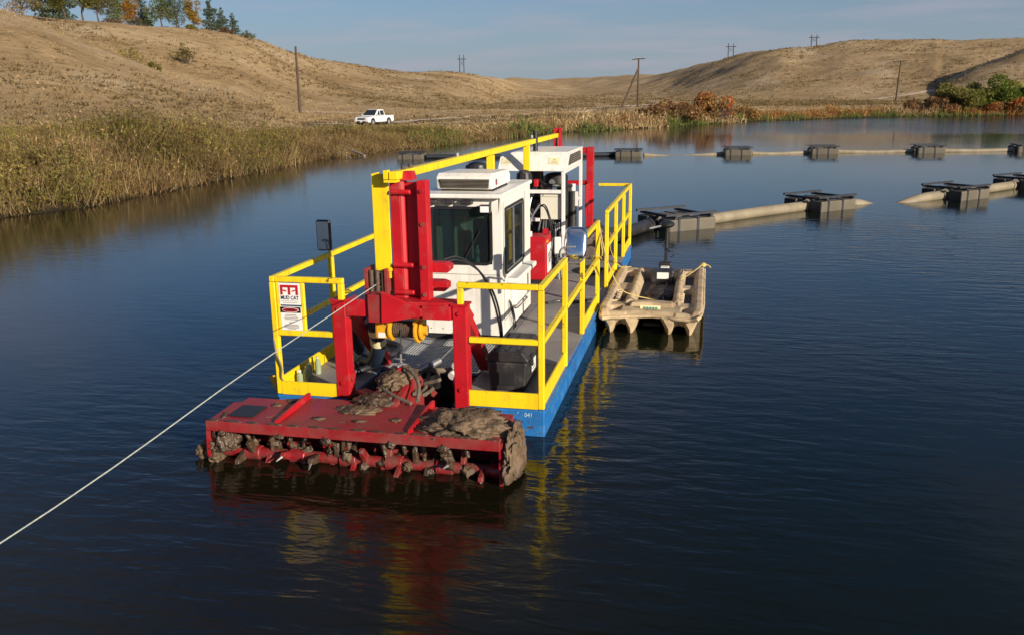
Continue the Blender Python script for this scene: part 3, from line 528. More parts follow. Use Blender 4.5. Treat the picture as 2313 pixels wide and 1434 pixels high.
def pylon(label, px, d, h, wd):
    x_, y_ = P(px, d); z_ = gz(x_, y_); t = thing('pylon', label, 'pylon', (x_, y_, z_), R(8), 'twin pole pylons on the skyline'); local(t)
    for s_ in (-1, 1): MB().cyl((s_*wd, 0, -2), (s_*wd, 0, h), .30, 8, .22).build('pole', 'iron', t)
    MB().bar((-wd*2, 0, h*.78), (wd*2, 0, h*.78), .35, .45).build('crossarm', 'iron', t)
    for s_ in (-1, 1): MB().bar((s_*wd, 0, h*.42), (-s_*wd, 0, h*.74), .18, .18).build('brace', 'iron', t)
    return t
pylon('twin pole pylon standing on the slope left of the centre gap', -15.4, 560, 11.5, 1.3)
pylon('twin pole pylon on the left shoulder of the right hill', 1.1, 560, 8.5, 1.5)
pylon('twin pole pylon in the dip on top of the right hill', 5.85, 515, 6.6, 1.35)

# ------------------------------------------------------------------ pickup truck (front towards +Y locally)
tx, ty = P(-20.95, 96); tz = gz(tx, ty)
tr = thing('pickup_truck', 'white four door pickup truck parked on the grass above the left bank', 'truck', (tx, ty, tz), 0); local(tr)
toc = math.atan2(CAM.y-ty, CAM.x-tx); tr.rotation_euler = (0, 0, toc-R(34)-R(90)); tr.scale = (.93, .93, .93)
bd = MB(); bd.prism([(-2.6, .5), (-2.6, 1.08), (-.95, 1.08), (-.95, 1.02), (.95, 1.02), (1.15, 1.06), (2.35, .96), (2.6, .82), (2.62, .48), (2.5, .38), (-2.5, .42)], 0, -.9, .9).build('body', 'carw', tr, .05)
MB().add([(sx*w_, y_, z_) for (y_, z_, w_) in ((-.95, 1.05, .86), (-.8, 1.74, .70), (.25, 1.76, .70), (1.15, 1.06, .86)) for sx in (-1, 1)], [(0, 1, 3, 2), (2, 3, 5, 4), (4, 5, 7, 6), (0, 2, 4, 6), (1, 7, 5, 3), (0, 6, 7, 1)]).build('cabin', 'carw', tr, .05)
ws = MB(); ws.add([(sx*w_, y_, z_) for (y_, z_, w_) in ((.36, 1.70, .66), (1.07, 1.135, .79)) for sx in (-1, 1)], [(0, 1, 3, 2)])
o = ws.build('windscreen', 'cglass', tr); o.location = (0, .02, .02)
for s_ in (-1, 1):
    for yy in ((.72, 1.14, .14, 1.14, .14, 1.64, .27, 1.64), (.02, 1.14, -.72, 1.14, -.66, 1.64, .02, 1.64)):
        pts = [(s_*(.875-.16*(yy[i+1]-1.05)/.69+.012), yy[i], yy[i+1]) for i in (0, 2, 4, 6)]
        MB().add(pts, [(0, 1, 2, 3)]).build('side_window', 'cglass', tr)
    MB().ell((s_*.70, 2.56, .80), .17, .08, .10).build('headlight', 'lampw', tr, smooth=True)
    for yy in (1.62, -1.55):
        wl = MB().cyl((s_*.66, yy, .37), (s_*.915, yy, .37), .37, 20).build('wheel', 'tyre', tr, smooth=True)
        MB().cyl((s_*.9, yy, .37), (s_*.925, yy, .37), .23, 16).build('rim', 'wheel', wl)
        MB().cyl((s_*.80, yy, .40), (s_*.907, yy, .40), .47, 20).build('wheel_arch', 'dark', tr)
    MB().b(s_*.9-.02, s_*.9+.14*s_+.02, .85, .98, 1.1, 1.26).build('wing_mirror', 'carw', tr, .02)
MB().b(-.48, .48, 2.55, 2.625, .68, .86).build('grille', 'sblk', tr); MB().b(-.55, .55, 2.5, 2.63, .36, .54).build('lower_grille', 'sblk', tr); MB().b(-.16, .16, 2.632, 2.64, .42, .54).build('number_plate', 'paper', tr)
MB().b(-.8, .8, -2.5, -1.05, 1.075, 1.085).build('load_bed', 'dark', tr); MB().b(-.85, .85, -2.68, -2.58, .42, .62).build('rear_bumper', 'steel', tr)

# ------------------------------------------------------------------ pipeline floats and pipes
def make_float(label):
    t = thing('pipe_float', label, 'float', (0, 0, 0), 0, 'floats carrying the discharge pipeline')
    for s_ in (-1, 1):
        p = MB().b(-.66, .66, s_*.44-.215, s_*.44+.215, -.2, .27).build('pontoon', 'pont', t, .04)
        for k in (-.40, .14): MB().b(k-.03, k+.03, s_*.44-.228, s_*.44+.228, -.15, .283).build('strap', 'iron', p)
        MB().b(-.675, -.652, s_*.44-.195, s_*.44+.195, -.2, .25).build('end_plate', 'iron', p)  # dark plate added on the shaded end, its shade put into the colour
    for k in (-.52, .48):
        MB().b(k-.035, k+.035, -.72, .72, .288, .345).build('cross_beam', 'iron', t)
    for s_ in (-1, 1): MB().b(-.74, .70, s_*.60-.03, s_*.60+.03, .348, .40).build('long_beam', 'iron', t)
    cr = MB()
    for k in range(20):
        a_ = math.pi*k/19; cr.cyl((-.5, math.cos(a_)*.19, .12+math.sin(a_)*.19), (-.42, math.cos(a_)*.19, .12+math.sin(a_)*.19), .025, 5)
    cr.build('clamp', 'iron', t); return t
proto = make_float('')
FL = [(2.05, 13.75, 38, 'weathered pipe float nearest the dredge stern behind the small boat'), (5.75, 17.75, 42, 'second pipe float out from the dredge, at the bend of the near line'), (9.9, 20.75, 42, 'third pipe float of the near line beside the sunken pipe end'), (12.75, 24.0, 40, 'last pipe float of the near line at the right edge of the photo'),
      (-12.1, 36.2, 8, 'dark pipe float nearest the left bank at the head of the far line'), (-1.25, 38.6, 4, 'pipe float straight behind the dredge gantry on the far line'), (4.2, 39.8, 4, 'pipe float on the far line right of the one behind the gantry'), (8.5, 40.9, 4, 'middle pipe float of the far line between two long tan pipes'), (13.7, 41.7, 4, 'pipe float on the far line next to the one at the right edge'), (18.6, 42.7, 4, 'pipe float of the far line cut by the right edge of the photo')]
for i, (x_, y_, a_, lb_) in enumerate(FL):
    q = proto if i == 0 else dup(proto); q.location = (x_, y_, 0); q.rotation_euler = (0, 0, R(a_)); q['label'] = lb_
    if i in (4, 5): q.scale = (1, .8, .9)
def pipe(label, pts, r=.17, group='discharge pipeline sections', mt='pipe'):
    o_ = thing('discharge_pipe', label, 'pipe', pts[0], 0, group); MB().tube(pts, r, 14, 4).build('pipe_barrel', mt, o_, smooth=True)
    for e, k in ((0, 1), (-1, -2)):
        a_ = Vector(pts[e]); b_ = Vector(pts[k]); d_ = (b_-a_).normalized()
        if a_.z > .05: MB().cyl(a_+d_*.02, a_+d_*.12, r*1.18, 14).build('collar', mt, o_, smooth=True)
    return o_
pipe('black flexible hose pipe between the dredge stern and the first float', [(.5, 10.2, .42), (.85, 11.3, .17), (1.45, 13.1, .12)], .14, mt='blackm')
pipe('long tan pipe between the first and second near floats', [(2.65, 14.15, .10), (4.0, 15.75, .11), (5.35, 17.3, .10)], .135)
pipe('tan pipe sloping under water after the second near float', [(6.25, 18.25, .07), (6.9, 18.75, .0), (7.5, 19.1, -.2)], .14)
pipe('tan pipe rising out of the water to the third near float', [(7.6, 18.9, -.26), (8.3, 19.4, -.04), (8.8, 19.75, .08), (9.45, 20.3, .11)], .14)
pipe('tan pipe between the third and last near floats', [(10.35, 21.2, .11), (11.3, 22.3, .12), (12.2, 23.4, .11)], .135)
pipe('dark pipe on the far line running behind the dredge', [(-11.4, 36.4, .10), (-6.5, 37.4, .07), (-1.9, 38.5, .10)], .11, mt='iron')
pipe('thin tan pipe half sunk on the far line right of the gantry', [(-.5, 38.7, .05), (1.2, 39.1, -.085), (3.5, 39.6, .05)], .10)
pipe('tan pipe on the far line left of the middle far float', [(4.9, 39.9, .05), (6.2, 40.2, .0), (7.8, 40.7, .06)], .10)
pipe('tan pipe on the far line right of the middle far float', [(9.2, 41.0, .07), (11.2, 41.3, .02), (13.0, 41.6, .07)], .11)
pipe('tan pipe leading to the far float at the right edge', [(14.4, 41.8, .07), (16.2, 42.1, .04), (17.9, 42.5, .07)], .11)
tag(MB().bar((-16.9, 38.9, .42), (-15.35, 37.9, .04), .16, .08).build('timber_plank', 'greyw'), 'grey plank sliding from the left bank into the water', 'plank')
tag(MB().tube([(-17.2, 37.3, .35), (-16.3, 37.0, .18), (-15.7, 36.8, .02)], .04, 6).build('driftwood', 'greyw', smooth=True), 'bare driftwood branch lying on the left shore by the plank', 'branch')

# ------------------------------------------------------------------ the dredge
ZD = .263
D = thing('dredge', 'red, yellow, white and blue cutter dredge afloat in the middle of the lake', 'dredge', (0, 4.7, 0))
hb = MB(); W2 = 1.342
hb.prism([(-W2, 0), (-.60, 0), (-.60, .95), (.47, .95), (.47, 0), (W2, 0), (W2, 9.42), (-W2, 9.42)], 2, -.45, ZD-.008)
hull = hb.build('hull', 'blue', D, .012)
MB().b(W2, W2+.012, .03, 9.4, ZD-.06, ZD-.012).build('rub_strip', 'blue', hull)
text('041', .055, 'chalk', hull, 'chalk_mark', (1.19, -.003, .205), FRONT); text('7', .035, 'chalk', hull, 'chalk_mark', (1.09, -.003, .22), FRONT)
for x0, x1, ys in ((.475, 1.33, (0.02, 1.42, 2.45, 3.6, 4.75, 5.9, 7.1, 8.25, 9.4)), (-1.33, -.605, (.02, 1.42, 2.8, 4.2, 5.6, 7.0, 8.2, 9.4)), (-.6, .47, (2.17, 4.2, 5.4, 6.6, 8.0, 9.4))):
    for a_, b_ in zip(ys, ys[1:]): MB().b(x0+.006, x1-.006, a_+.008, b_-.008, ZD-.008, ZD).build('deck_plate', 'deck', D)
for q in ((-.598, -.575, .03, .948), (.445, .468, .03, .948), (-.574, .444, .925, .948)): MB().b(*q, -.4, ZD-.012).build('well_shade_plate', 'dark', D)  # near-black plates added inside the well, shade and mud put into their colour
# grating over the ladder well
gm = MB()
for k in range(32): gm.b(-.585+.033*k, -.576+.033*k, 1.0, 2.15, ZD-.02, ZD+.006)
for k in range(22): gm.b(-.59, .462, 1.0+.0535*k, 1.010+.0535*k, ZD-.018, ZD+.004)
gm.build('grating_bars', 'galv', D)['kind'] = 'stuff'
fr = MB()
for q in ((-.60, -.57, .96, 2.16), (.44, .47, .96, 2.16), (-.57, .44, .96, .99), (-.57, .44, 2.13, 2.16), (-.08, -.06, .99, 2.13)): fr.b(*q, ZD-.03, ZD+.009)
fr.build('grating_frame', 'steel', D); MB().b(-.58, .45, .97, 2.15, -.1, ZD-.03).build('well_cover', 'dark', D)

RT, RM = 1.44-.03, .90
def guard(name_label, segs):
    """segs: list of (x0,y0,x1,y1,{posts at t}, toe, mid_span)"""
    gobj = MB()
    return gobj
def bar(parent, name, p, q, a=.052, c=.052, m_='yellow', bev=.006): return MB().bar(p, q, a, c).build(name, m_, parent, bev, seg=1)
def post(parent, x_, y_, z0=ZD, z1=RT): return MB().b(x_-.028, x_+.028, y_-.028, y_+.028, z0, z1+.026).build('post', 'yellow', parent, .006, seg=1)
def railset(x_, y0, y1, posts, toes=(), mids=(), top=True):
    g_ = MB().bar((x_, y0-.026, RT), (x_, y1+.026, RT), .052, .052).build('guardrail', 'yellow', D, .006, seg=1)
    for p_ in posts: post(g_, x_, p_, z1=RT-.056)
    for a_, b_ in mids: bar(g_, 'mid_rail', (x_, a_+.028, RM), (x_, b_-.028, RM))
    for a_, b_ in toes: MB().b(x_-.008, x_+.008, a_+.03, b_-.03, ZD+.002, ZD+.16).build('toe_board', 'yellow', g_)
    return g_
XR = 1.31
gA = railset(XR, .03, 1.40, (.03, 1.40), ((.03, 1.40),), ((.03, 1.40), (1.40, 2.74)))
gB = railset(XR, 2.74, 4.26, (2.74, 4.26), ((2.74, 4.26),), ((2.74, 4.26),))
gC = railset(XR, 5.36, 9.38, (5.36, 6.70, 8.04, 9.38), ((5.36, 6.70), (8.04, 9.38)), ((5.36, 6.70), (6.70, 8.04), (8.04, 9.38)))
gL = railset(-XR, .03, 2.87, (.03, 1.40, 2.87), ((.03, 1.40), (1.40, 2.87)), ((.03, 1.40), (1.40, 2.87)))
# stern rail and the two bow rails
gS = MB().bar((XR-.028, 9.38, RT), (.70, 9.38, RT), .052, .052).build('guardrail', 'yellow', D, .006, seg=1); 
gF = MB().bar((XR-.028, .03, RT), (.53, .03, RT), .052, .052).build('guardrail', 'yellow', D, .006, seg=1)
bar(gF, 'mid_rail', (XR-.03, .03, RM), (.63, .03, RM)); bar(gF, 'post', (.556, .03, RT-.028), (.556, .03, 1.23), .055, .055); MB().b(.625, XR-.03, -.002, .012, ZD+.002, ZD+.155).build('toe_board', 'yellow', gF)
gG = MB().bar((-XR+.028, .03, RT), (-.585, .03, RT), .052, .052).build('guardrail', 'yellow', D, .006, seg=1)
bar(gG, 'mid_rail', (-XR+.03, .03, .885), (-.70, .03, .885)); bar(gG, 'post', (-.612, .03, RT-.028), (-.612, .03, 1.23), .055, .055); MB().b(-XR+.03, -.69, -.002, .012, ZD+.002, ZD+.135).build('toe_board', 'yellow', gG)
bar(gG, 'sign_bar', (-1.005, .03, RT-.028), (-1.005, .03, .912), .035, .035); bar(gG, 'sign_bar', (-1.262, .03, RT-.028), (-1.262, .03, .912), .03, .03)
# maker's board
sg = MB().b(-1.243, -1.026, .012, .022, 1.165, 1.375).build('sign_board', 'paper', D); sg['label'] = "white board with a red emblem and dark lettering"
lg = MB()
x0, x1, zt, zb = -1.225, -1.045, 1.357, 1.262; zz = .012
lg.b(x0, x1, .0075, zz, zt-.024, zt); lg.b(x0, x0+.022, .0075, zz, zb, zt-.024); lg.b(x1-.022, x1, .0075, zz, zb, zt-.024); lg.b((x0+x1)/2-.011, (x0+x1)/2+.011, .0075, zz, zb, zt-.024)
lg.build('emblem', 'sred', sg)
for s_ in (-1, 1):
    e = MB(); cx = (x0+x1)/2+s_*.046; n_ = 14
    e.prism([(cx+.021*math.cos(2*math.pi*k/n_)-s_*0*k, 1.302+.007*math.sin(2*math.pi*k/n_)+s_*.30*.021*math.cos(2*math.pi*k/n_)) for k in range(n_)], 1, .0075, .012); e.build('emblem_eye', 'sred', sg)
text('MUD CAT', .052, 'sblue', sg, 'lettering', (-1.135, .010, 1.232), FRONT, .185)
MB().b(-1.225, -1.045, .009, .012, 1.199, 1.203).build('printed_line', 'sgrey', sg); MB().b(-1.21, -1.06, .009, .012, 1.183, 1.187).build('printed_line', 'sgrey', sg)
# danger board
dg_ = MB().b(-1.243, -1.026, .012, .022, .915, 1.148).build('danger_board', 'paper', D); dg_['label'] = 'white notice with a black header and red oval'
MB().b(-1.238, -1.030, .008, .012, 1.088, 1.143).build('header', 'sblk', dg_)
for rx, rz_, yy, mm in ((.086, .0235, .0065, 'paper'), (.081, .0195, .0045, 'sred')):
    MB().prism([(-1.134+rx*math.cos(2*math.pi*k/28), 1.1155+rz_*math.sin(2*math.pi*k/28)) for k in range(28)], 1, yy, .008 if mm == 'paper' else .0065).build('oval', mm, dg_)
text('DANGER', .032, 'sblk', dg_, 'lettering', (-1.134, .0035, 1.1155), FRONT, .105)
for zz_, wd in ((1.068, .11), (1.052, .13), (1.036, .15), (1.022, .13), (.992, .05), (.968, .14), (.955, .16), (.942, .15), (.93, .09)): MB().b(-1.134-wd/2, -1.134+wd/2, .0095, .012, zz_-.0035, zz_+.0035).build('printed_line', 'sgrey', dg_)

# pillars, braces, crossbeam
for s_, x0_, x1_, lb in ((-1, -.70, -.565, 'left'), (1, .485, .62, 'right')):
    pl = MB().b(x0_, x1_, -.012, .13, ZD-.04 if s_ > 0 else ZD, 1.215).build('pillar', 'red', D, .008)
    xm = (x0_+x1_)/2
    MB().bar((xm-.02*s_, .13, 1.14), (xm-.03*s_, 1.08, ZD+.05), .13, .10).build('brace', 'red', pl, .006)
    MB().prism([(.13, 1.0), (.13, 1.2), (.34, 1.05)], 0, xm-.05, xm+.05).build('gusset', 'red', pl)
    for zz_ in (.42, 1.15): MB().cyl((xm, -.013, zz_), (xm, -.028, zz_), .022, 8).build('bolt', 'red', pl)
    MB().b(x0_-.012, x1_+.012, -.02, .14, 1.217, 1.235).build('cap_plate', 'red', pl)
    MB().cyl((x0_-.02, .06, .47) if s_ > 0 else (x1_+.02, .06, .47), (x0_, .06, .47) if s_ > 0 else (x1_, .06, .47), .05, 12).build('boss', 'red', pl)
cbm = MB().b(-.563, .483, .0, .20, 1.08, 1.24).build('crossbeam', 'red', D, .008)
MB().prism([(-.195, 1.035), (.20, 1.115), (.20, 1.185), (-.185, 1.335)], 1, -.05, -.002).build('bracket_plate', 'red', cbm, .005)
MB().b(-.33, -.197, -.03, .30, 1.035, 1.30).build('bracket_box', 'redm', cbm, .005)
for q in ((.30, 1.16), (.42, 1.20)): MB().cyl((q[0], -.0, q[1]), (q[0], -.02, q[1]), .028, 10).build('pin', 'red', cbm)
MB().b(.20, .47, -.03, -.003, 1.085, 1.215).build('face_plate', 'red', cbm, .004)
# fairlead with rollers at the left of the mast
sh = MB().b(-.40, -.375, .1, .32, 1.22, 1.52).build('fairlead', 'redm', D); MB().b(-.20, -.175, .1, .32, 1.22, 1.52).build('cheek_plate', 'redm', sh)
for k in range(3): MB().cyl((-.345+.06*k, .14, 1.24), (-.345+.06*k, .14, 1.50), .022, 10).build('roller', 'rust', sh, smooth=True)
MB().cyl((-.375, .2, 1.40), (-.2, .2, 1.40), .06, 14).build('sheave', 'rust', sh, smooth=True)
# mast
ms = MB().b(-.135, -.03, .17, .38, 1.12, 2.34).build('mast', 'red', D, .012)
MB().b(-.03, .165, .235, .25, 1.14, 2.32).build('web', 'red', ms); MB().b(.150, .240, .10, .225, 1.12, 2.345).build('flange', 'red', ms, .006)
MB().prism([(-.03, .17), (.0, .19), (.0, .232), (-.03, .232)], 2, 1.14, 2.33).build('edge_strip', 'red', ms, .003)
for zz_ in (2.235, 1.555, 1.295): MB().cyl((-.12, .150, zz_), (.075, .150, zz_), .024, 12).build('rung', 'red', ms, .008, smooth=True)
for zz_ in (2.25, 1.95, 1.55, 1.29): MB().cyl((.195, .101, zz_), (.195, .085, zz_), .020, 10).build('bolt', 'redm', ms)
MB().prism([(.165, 2.34), (.34, 2.34), (.28, 2.42), (.2, 2.42)], 0, -.09, .08).build('head_lug', 'red', ms)
for z0_, z1_, x1_ in ((1.47, 1.565, .40), (1.29, 1.39, .37)): MB().prism([(.165, z0_), (x1_-.03, z0_), (x1_, z0_+.03), (x1_, z1_-.02), (x1_-.05, z1_), (.165, z1_)], 1, .251, .38).build('side_lug', 'red', ms, .006)
yg = MB().b(-.305, -.142, .16, .175, 1.49, 2.40).b(-.305, -.29, .175, .34, 1.49, 2.40).build('mast_guard', 'yellow', D, .004)
MB().b(-.265, -.16, .177, .30, 1.42, 1.49).build('guard_foot', 'yellow', yg)
# boom and its legs, rear A-frame
bo = MB().bar((-.05, .05, 2.392), (-.05, 9.28, 2.352), .085, .075).build('boom', 'yellow', D, .008)
for yy, z0_ in ((3.78, 2.0), (6.17, 1.925)): MB().b(-.10, 0, yy-.03, yy+.03, z0_, 2.332).build('boom_leg', 'yellow', bo, .005)
MB().b(-.14, -.105, .04, .12, 2.36, 2.44).b(-.142, -.03, .05, .2, 2.33, 2.352).build('boom_bracket', 'yellow', bo)
for yy in (.34, .55, 2.2, 6.6): MB().cyl((-.05, yy, 2.42), (-.05, yy, 2.46), .025, 8).build('boom_bolt', 'steel' if yy > 2 else 'rust', bo)
MB().cyl((-.02, 6.75, 2.2), (-.02, 6.75, 2.52), .04, 10).build('beacon', 'black', D, smooth=True)
af = MB().prism([(8.85, 2.13), (9.2, 2.13), (9.12, 2.47), (9.0, 2.47)], 0, -.09, -.06).prism([(8.85, 2.13), (9.2, 2.13), (9.12, 2.47), (9.0, 2.47)], 0, .0, .03).build('boom_trestle', 'red', D)
MB().cyl((-.1, 9.07, 2.44), (.04, 9.07, 2.44), .05, 12).build('trestle_roller', 'red', af)
st = MB().b(-.52, .52, 8.94, 9.06, 2.02, 2.13).build('stern_frame', 'red', D, .006)
for s_ in (-1, 1):
    MB().b(s_*.59-.065, s_*.59+.065, 8.93, 9.07, ZD, 2.14).build('upright', 'red', st, .006)
    MB().b(s_*.59-.01, s_*.59+.01, 8.35, 8.925, .95, 1.5).build('side_plate', 'red', st)
MB().b(-.52, .52, 8.95, 9.05, 1.44, 1.52).build('mid_beam', 'red', st, .004)
# winch under the crossbeam
wi = MB().cyl((-.17, .22, .92), (.06, .22, .92), .070, 18).build('winch', 'rust', D, smooth=True)
for k in range(9): MB().cyl((-.155+.022*k, .22, .92), (-.138+.022*k, .22, .92), .082, 18).build('cable_wrap', 'rust', wi, smooth=True)
for x0_, x1_, r_f in ((-.20, -.17, .118), (.06, .09, .128), (.105, .128, .10)): MB().cyl((x0_, .22, .92), (x1_, .22, .92), r_f, 24).build('drum_flange', 'ygold', wi, .006)
MB().b(-.335, -.20, .13, .31, .835, 1.01).build('winch_motor', 'ygold', wi, .02); MB().cyl((.128, .22, .92), (.165, .22, .92), .05, 12).build('hub', 'ygold', wi)
MB().b(-.30, -.23, .125, .13, .85, .90).build('data_plate', 'paper', wi)
for x_ in (-.185, .075): MB().b(x_-.012, x_+.012, .1, .3, .99, 1.08).build('hanger', 'ygold', wi)
ca = MB().tube([(-.075, .135, .93), (-.077, .125, .75), (-.08, .12, .62)], .006, 6).build('lifting_cable', 'iron', D)
MB().tube([(-.08, .12, .62), (-.11, .12, .58), (-.10, .11, .53), (-.06, .11, .53), (-.05, .12, .58), (-.08, .12, .62)], .010, 6).build('shackle', 'steel', ca, smooth=True)
MB().cyl((-.08, .12, .62), (-.08, .122, .70), .012, 8).build('swivel', 'steel', ca)

# cab
XL, XC, Y0, Y1, Z0, Z1 = -.49, .45, 2.2, 3.88, .34, 1.955
cabm = MB(); th = .035; wx0, wx1, wz0, wz1 = -.39, .335, 1.185, 1.845
cabm.b(XL, wx0, Y0, Y0+th, Z0, Z1); cabm.b(wx1, XC, Y0, Y0+th, Z0, Z1); cabm.b(wx0, wx1, Y0, Y0+th, Z0, wz0); cabm.b(wx0, wx1, Y0, Y0+th, wz1, Z1)
sy0, sy1, sz0, sz1 = 2.36, 3.42, 1.04, 1.82
for xa in (XC-th, XL):
    cabm.b(xa, xa+th, Y0+th, sy0, Z0, Z1); cabm.b(xa, xa+th, sy1, Y1, Z0, Z1); cabm.b(xa, xa+th, sy0, sy1, Z0, sz0); cabm.b(xa, xa+th, sy0, sy1, sz1, Z1)
cabm.b(XL+th, XC-th, Y1-th, Y1, Z0, Z1); cabm.b(XL+th, XC-th, Y0+th, Y1-th, Z0, Z0+.03)
cab = cabm.build('cab', 'white', D)
def frame_rr(u0, u1, v0, v1, r0, wdt, dep, place, n_=6):   # rounded ring frame
    def ring(o_):
        L_ = []
        for cx, cy, a0 in ((u1-r0, v1-r0, 0), (u0+r0, v1-r0, 90), (u0+r0, v0+r0, 180), (u1-r0, v0+r0, 270)):
            for k in range(n_+1): a_ = R(a0+90*k/n_); L_.append((cx+(r0+o_)*math.cos(a_), cy+(r0+o_)*math.sin(a_)))
        return L_
    a_, b_ = ring(-wdt), ring(wdt*.4); n2 = len(a_); vs = []; fs = []
    for dd in (0, dep):
        for L_ in (a_, b_): vs += [place(p, dd) for p in L_]
    for i in range(n2):
        j = (i+1) % n2; fs += [(i, j, n2+j, n2+i), (2*n2+i, 3*n2+i, 3*n2+j, 2*n2+j), (i, 2*n2+i, 2*n2+j, j), (n2+i, n2+j, 3*n2+j, 3*n2+i)]
    return MB().add(vs, fs)
frame_rr(wx0, wx1, wz0, wz1, .07, .022, .018, lambda p, d_: (p[0], Y0-d_+.004, p[1])).build('windscreen_seal', 'black', cab)
MB().b(wx0, wx1, Y0+.008, Y0+.014, wz0, wz1).build('windscreen', 'glass', cab)
for xa, sg_ in ((XC, 1), (XL, -1)):
    frame_rr(sy0, sy1, sz0, sz1, .07, .020, .016, lambda p, d_, xa=xa, sg_=sg_: (xa+sg_*(d_-.003), p[0], p[1])).build('window_seal', 'black', cab)
    frame_rr(sy0+.025, sy1-.025, sz0+.025, sz1-.025, .05, .012, .012, lambda p, d_, xa=xa, sg_=sg_: (xa+sg_*(d_-.006), p[0], p[1])).build('window_frame', 'steel', cab)
    MB().b(xa-.012, xa+.004, 2.86, 2.885, sz0+.03, sz1-.03).build('slider_bar', 'steel', cab)
    MB().b(xa-.02 if sg_ > 0 else xa+.012, xa-.012 if sg_ > 0 else xa+.02, sy0, sy1, sz0, sz1).build('side_window', 'glass', cab)
# roof, visor, lamps, interior
MB().b(XL-.015, XC+.02, Y0-.10, Y1+.05, Z1+.001, Z1+.05).build('roof', 'white', cab, .012)
for x_ in (-.36, -.16, .06): MB().b(x_-.07, x_+.07, Y0-.09, Y0-.02, 1.885, 1.935).build('visor_lamp', 'blackm', cab, .01)
fl = MB().b(.215, .345, Y0-.11, Y0-.03, 1.79, 1.885).build('floodlight', 'blackm', cab, .012); 
MB().b(.23, .33, Y0-.116, Y0-.1105, 1.803, 1.872).build('floodlight_lens', 'lampw', cab, .004)
MB().b(XL+.1, XC-.1, Y0+.05, Y0+.33, 1.12, 1.19).build('dashboard', 'steel', cab); MB().b(-.2, .2, 2.9, 3.4, .8, .92).b(-.2, .2, 3.35, 3.45, .92, 1.55).build('operator_seat', 'black', cab, .03)
MB().b(-.36, -.30, Y0+.1, Y0+.14, 1.19, 1.6).build('console_post', 'cream', cab)
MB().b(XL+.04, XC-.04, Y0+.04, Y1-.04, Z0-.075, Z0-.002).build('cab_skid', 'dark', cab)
MB().b(XC+.003, XC+.14, 2.42, 3.60, .925, .985).build('side_ledge', 'white', cab, .015)
MB().b(XC+.003, XC+.075, 2.62, 3.45, .60, .92).build('door_panel', 'white', cab, .02)
for q in ((3.50, 3.508, .42, 1.90), (2.285, 2.291, .42, 1.90)): MB().b(XC+.001, XC+.004, *q).build('panel_seam', 'greyw', cab)
MB().b(XC+.001, XC+.003, 2.292, 3.499, .50, .506).build('panel_seam', 'greyw', cab); MB().b(XL+.03, XC-.03, Y0-.003, Y0-.0005, 1.06, 1.066).build('panel_seam', 'greyw', cab)
MB().b(XC+.004, XC+.03, 3.40, 3.47, .86, .90).build('door_handle', 'blackm', cab, .006)
for k in range(7): MB().cyl((XL+.06+.145*k, Y0-.004, .40), (XL+.06+.145*k, Y0+.001, .40), .008, 6).build('rivet', 'steel', cab)
MB().tube([(-.02, Y0-.01, 1.20), (.10, Y0-.018, 1.40), (.20, Y0-.018, 1.58)], .007, 6, 2).build('wiper', 'black', cab)
MB().tube([(XC+.01, 2.72, .56), (XC+.07, 2.74, .56), (XC+.07, 3.3, .56), (XC+.01, 3.32, .56)], .010, 8, 3).build('grab_rail', 'white', cab, smooth=True)
for k, (a_, b_) in enumerate(((2.45, 2.62), (2.5, 2.74), (2.55, 2.68))): MB().tube([(XC+.02, a_, .72-.03*k), (XC+.05, a_+.06, .50), (XC+.04, b_, .34), (XC+.02, b_+.05, .30)], .008, 6).build('cable', 'black', cab, smooth=True)
MB().prism([(XC-.01, 1.955), (XC+.005, 1.955), (XC-.01, 1.80)], 1, Y0-.10, Y0-.088).build('visor_bracket', 'blackm', cab)
text('cab', .001, 'paper', cab, 'small_mark', (XC+.002, 2.5, 1.9), RIGHT) if False else None
# cab-top air conditioner
acm = MB(); acm.prism([(2.38, 2.03), (2.34, 2.17), (2.42, 2.215), (3.25, 2.195), (3.33, 2.14), (3.33, 2.03)], 0, -.36, .31)
ac = acm.build('air_conditioner', 'white', D, .018)
MB().add([(-.31, 2.366, 2.045), (.265, 2.366, 2.045), (.28, 2.335, 2.15), (-.325, 2.335, 2.15)], [(0, 1, 2, 3)]).build('intake', 'dark', ac)
for k in range(6): MB().bar((-.30, 2.355-.005*k, 2.055+.016*k), (.265, 2.355-.005*k, 2.055+.016*k), .012, .004).build('louvre', 'greyw', ac)
for s_ in (-.33, .27): MB().b(s_, s_+.03, 2.45, 3.2, 2.006, 2.03).build('mount', 'dark', ac)
MB().prism([(2.56+.028*math.cos(k*.449), 2.10+.042*math.sin(k*.449)) for k in range(14)], 0, .3105, .314).build('badge', 'sblk', ac); MB().prism([(2.56+.022*math.cos(k*.449), 2.085+.022*math.sin(k*.449)) for k in range(14)], 0, .314, .317).build('badge_centre', 'sred', ac)
for k in range(3): MB().b(.3105, .313, 2.61, 2.70-.02*k, 2.115-.02*k, 2.122-.02*k).build('badge_line', 'sgrey', ac)
# intake domes behind the cab
for x_, y_, zz_, r_d in ((-.42, 4.5, 2.06, .17), (.20, 4.75, 1.93, .11)):
    dm = MB().cyl((x_, y_, zz_), (x_, y_, zz_+.09), r_d, 20, r_d*.9).ell((x_, y_, zz_+.09), r_d*.8, r_d*.8, .045).build('intake_dome', 'blackm', D, smooth=True); MB().cyl((x_, y_, 1.3), (x_, y_, zz_), .05, 12).build('intake_pipe', 'blackm', dm, smooth=True)
    for k in range(10): a_ = k*.628; MB().cyl((x_+r_d*math.cos(a_), y_+r_d*math.sin(a_), zz_+.005), (x_+r_d*.92*math.cos(a_), y_+r_d*.92*math.sin(a_), zz_+.085), .008, 5).build('rib', 'black', dm)
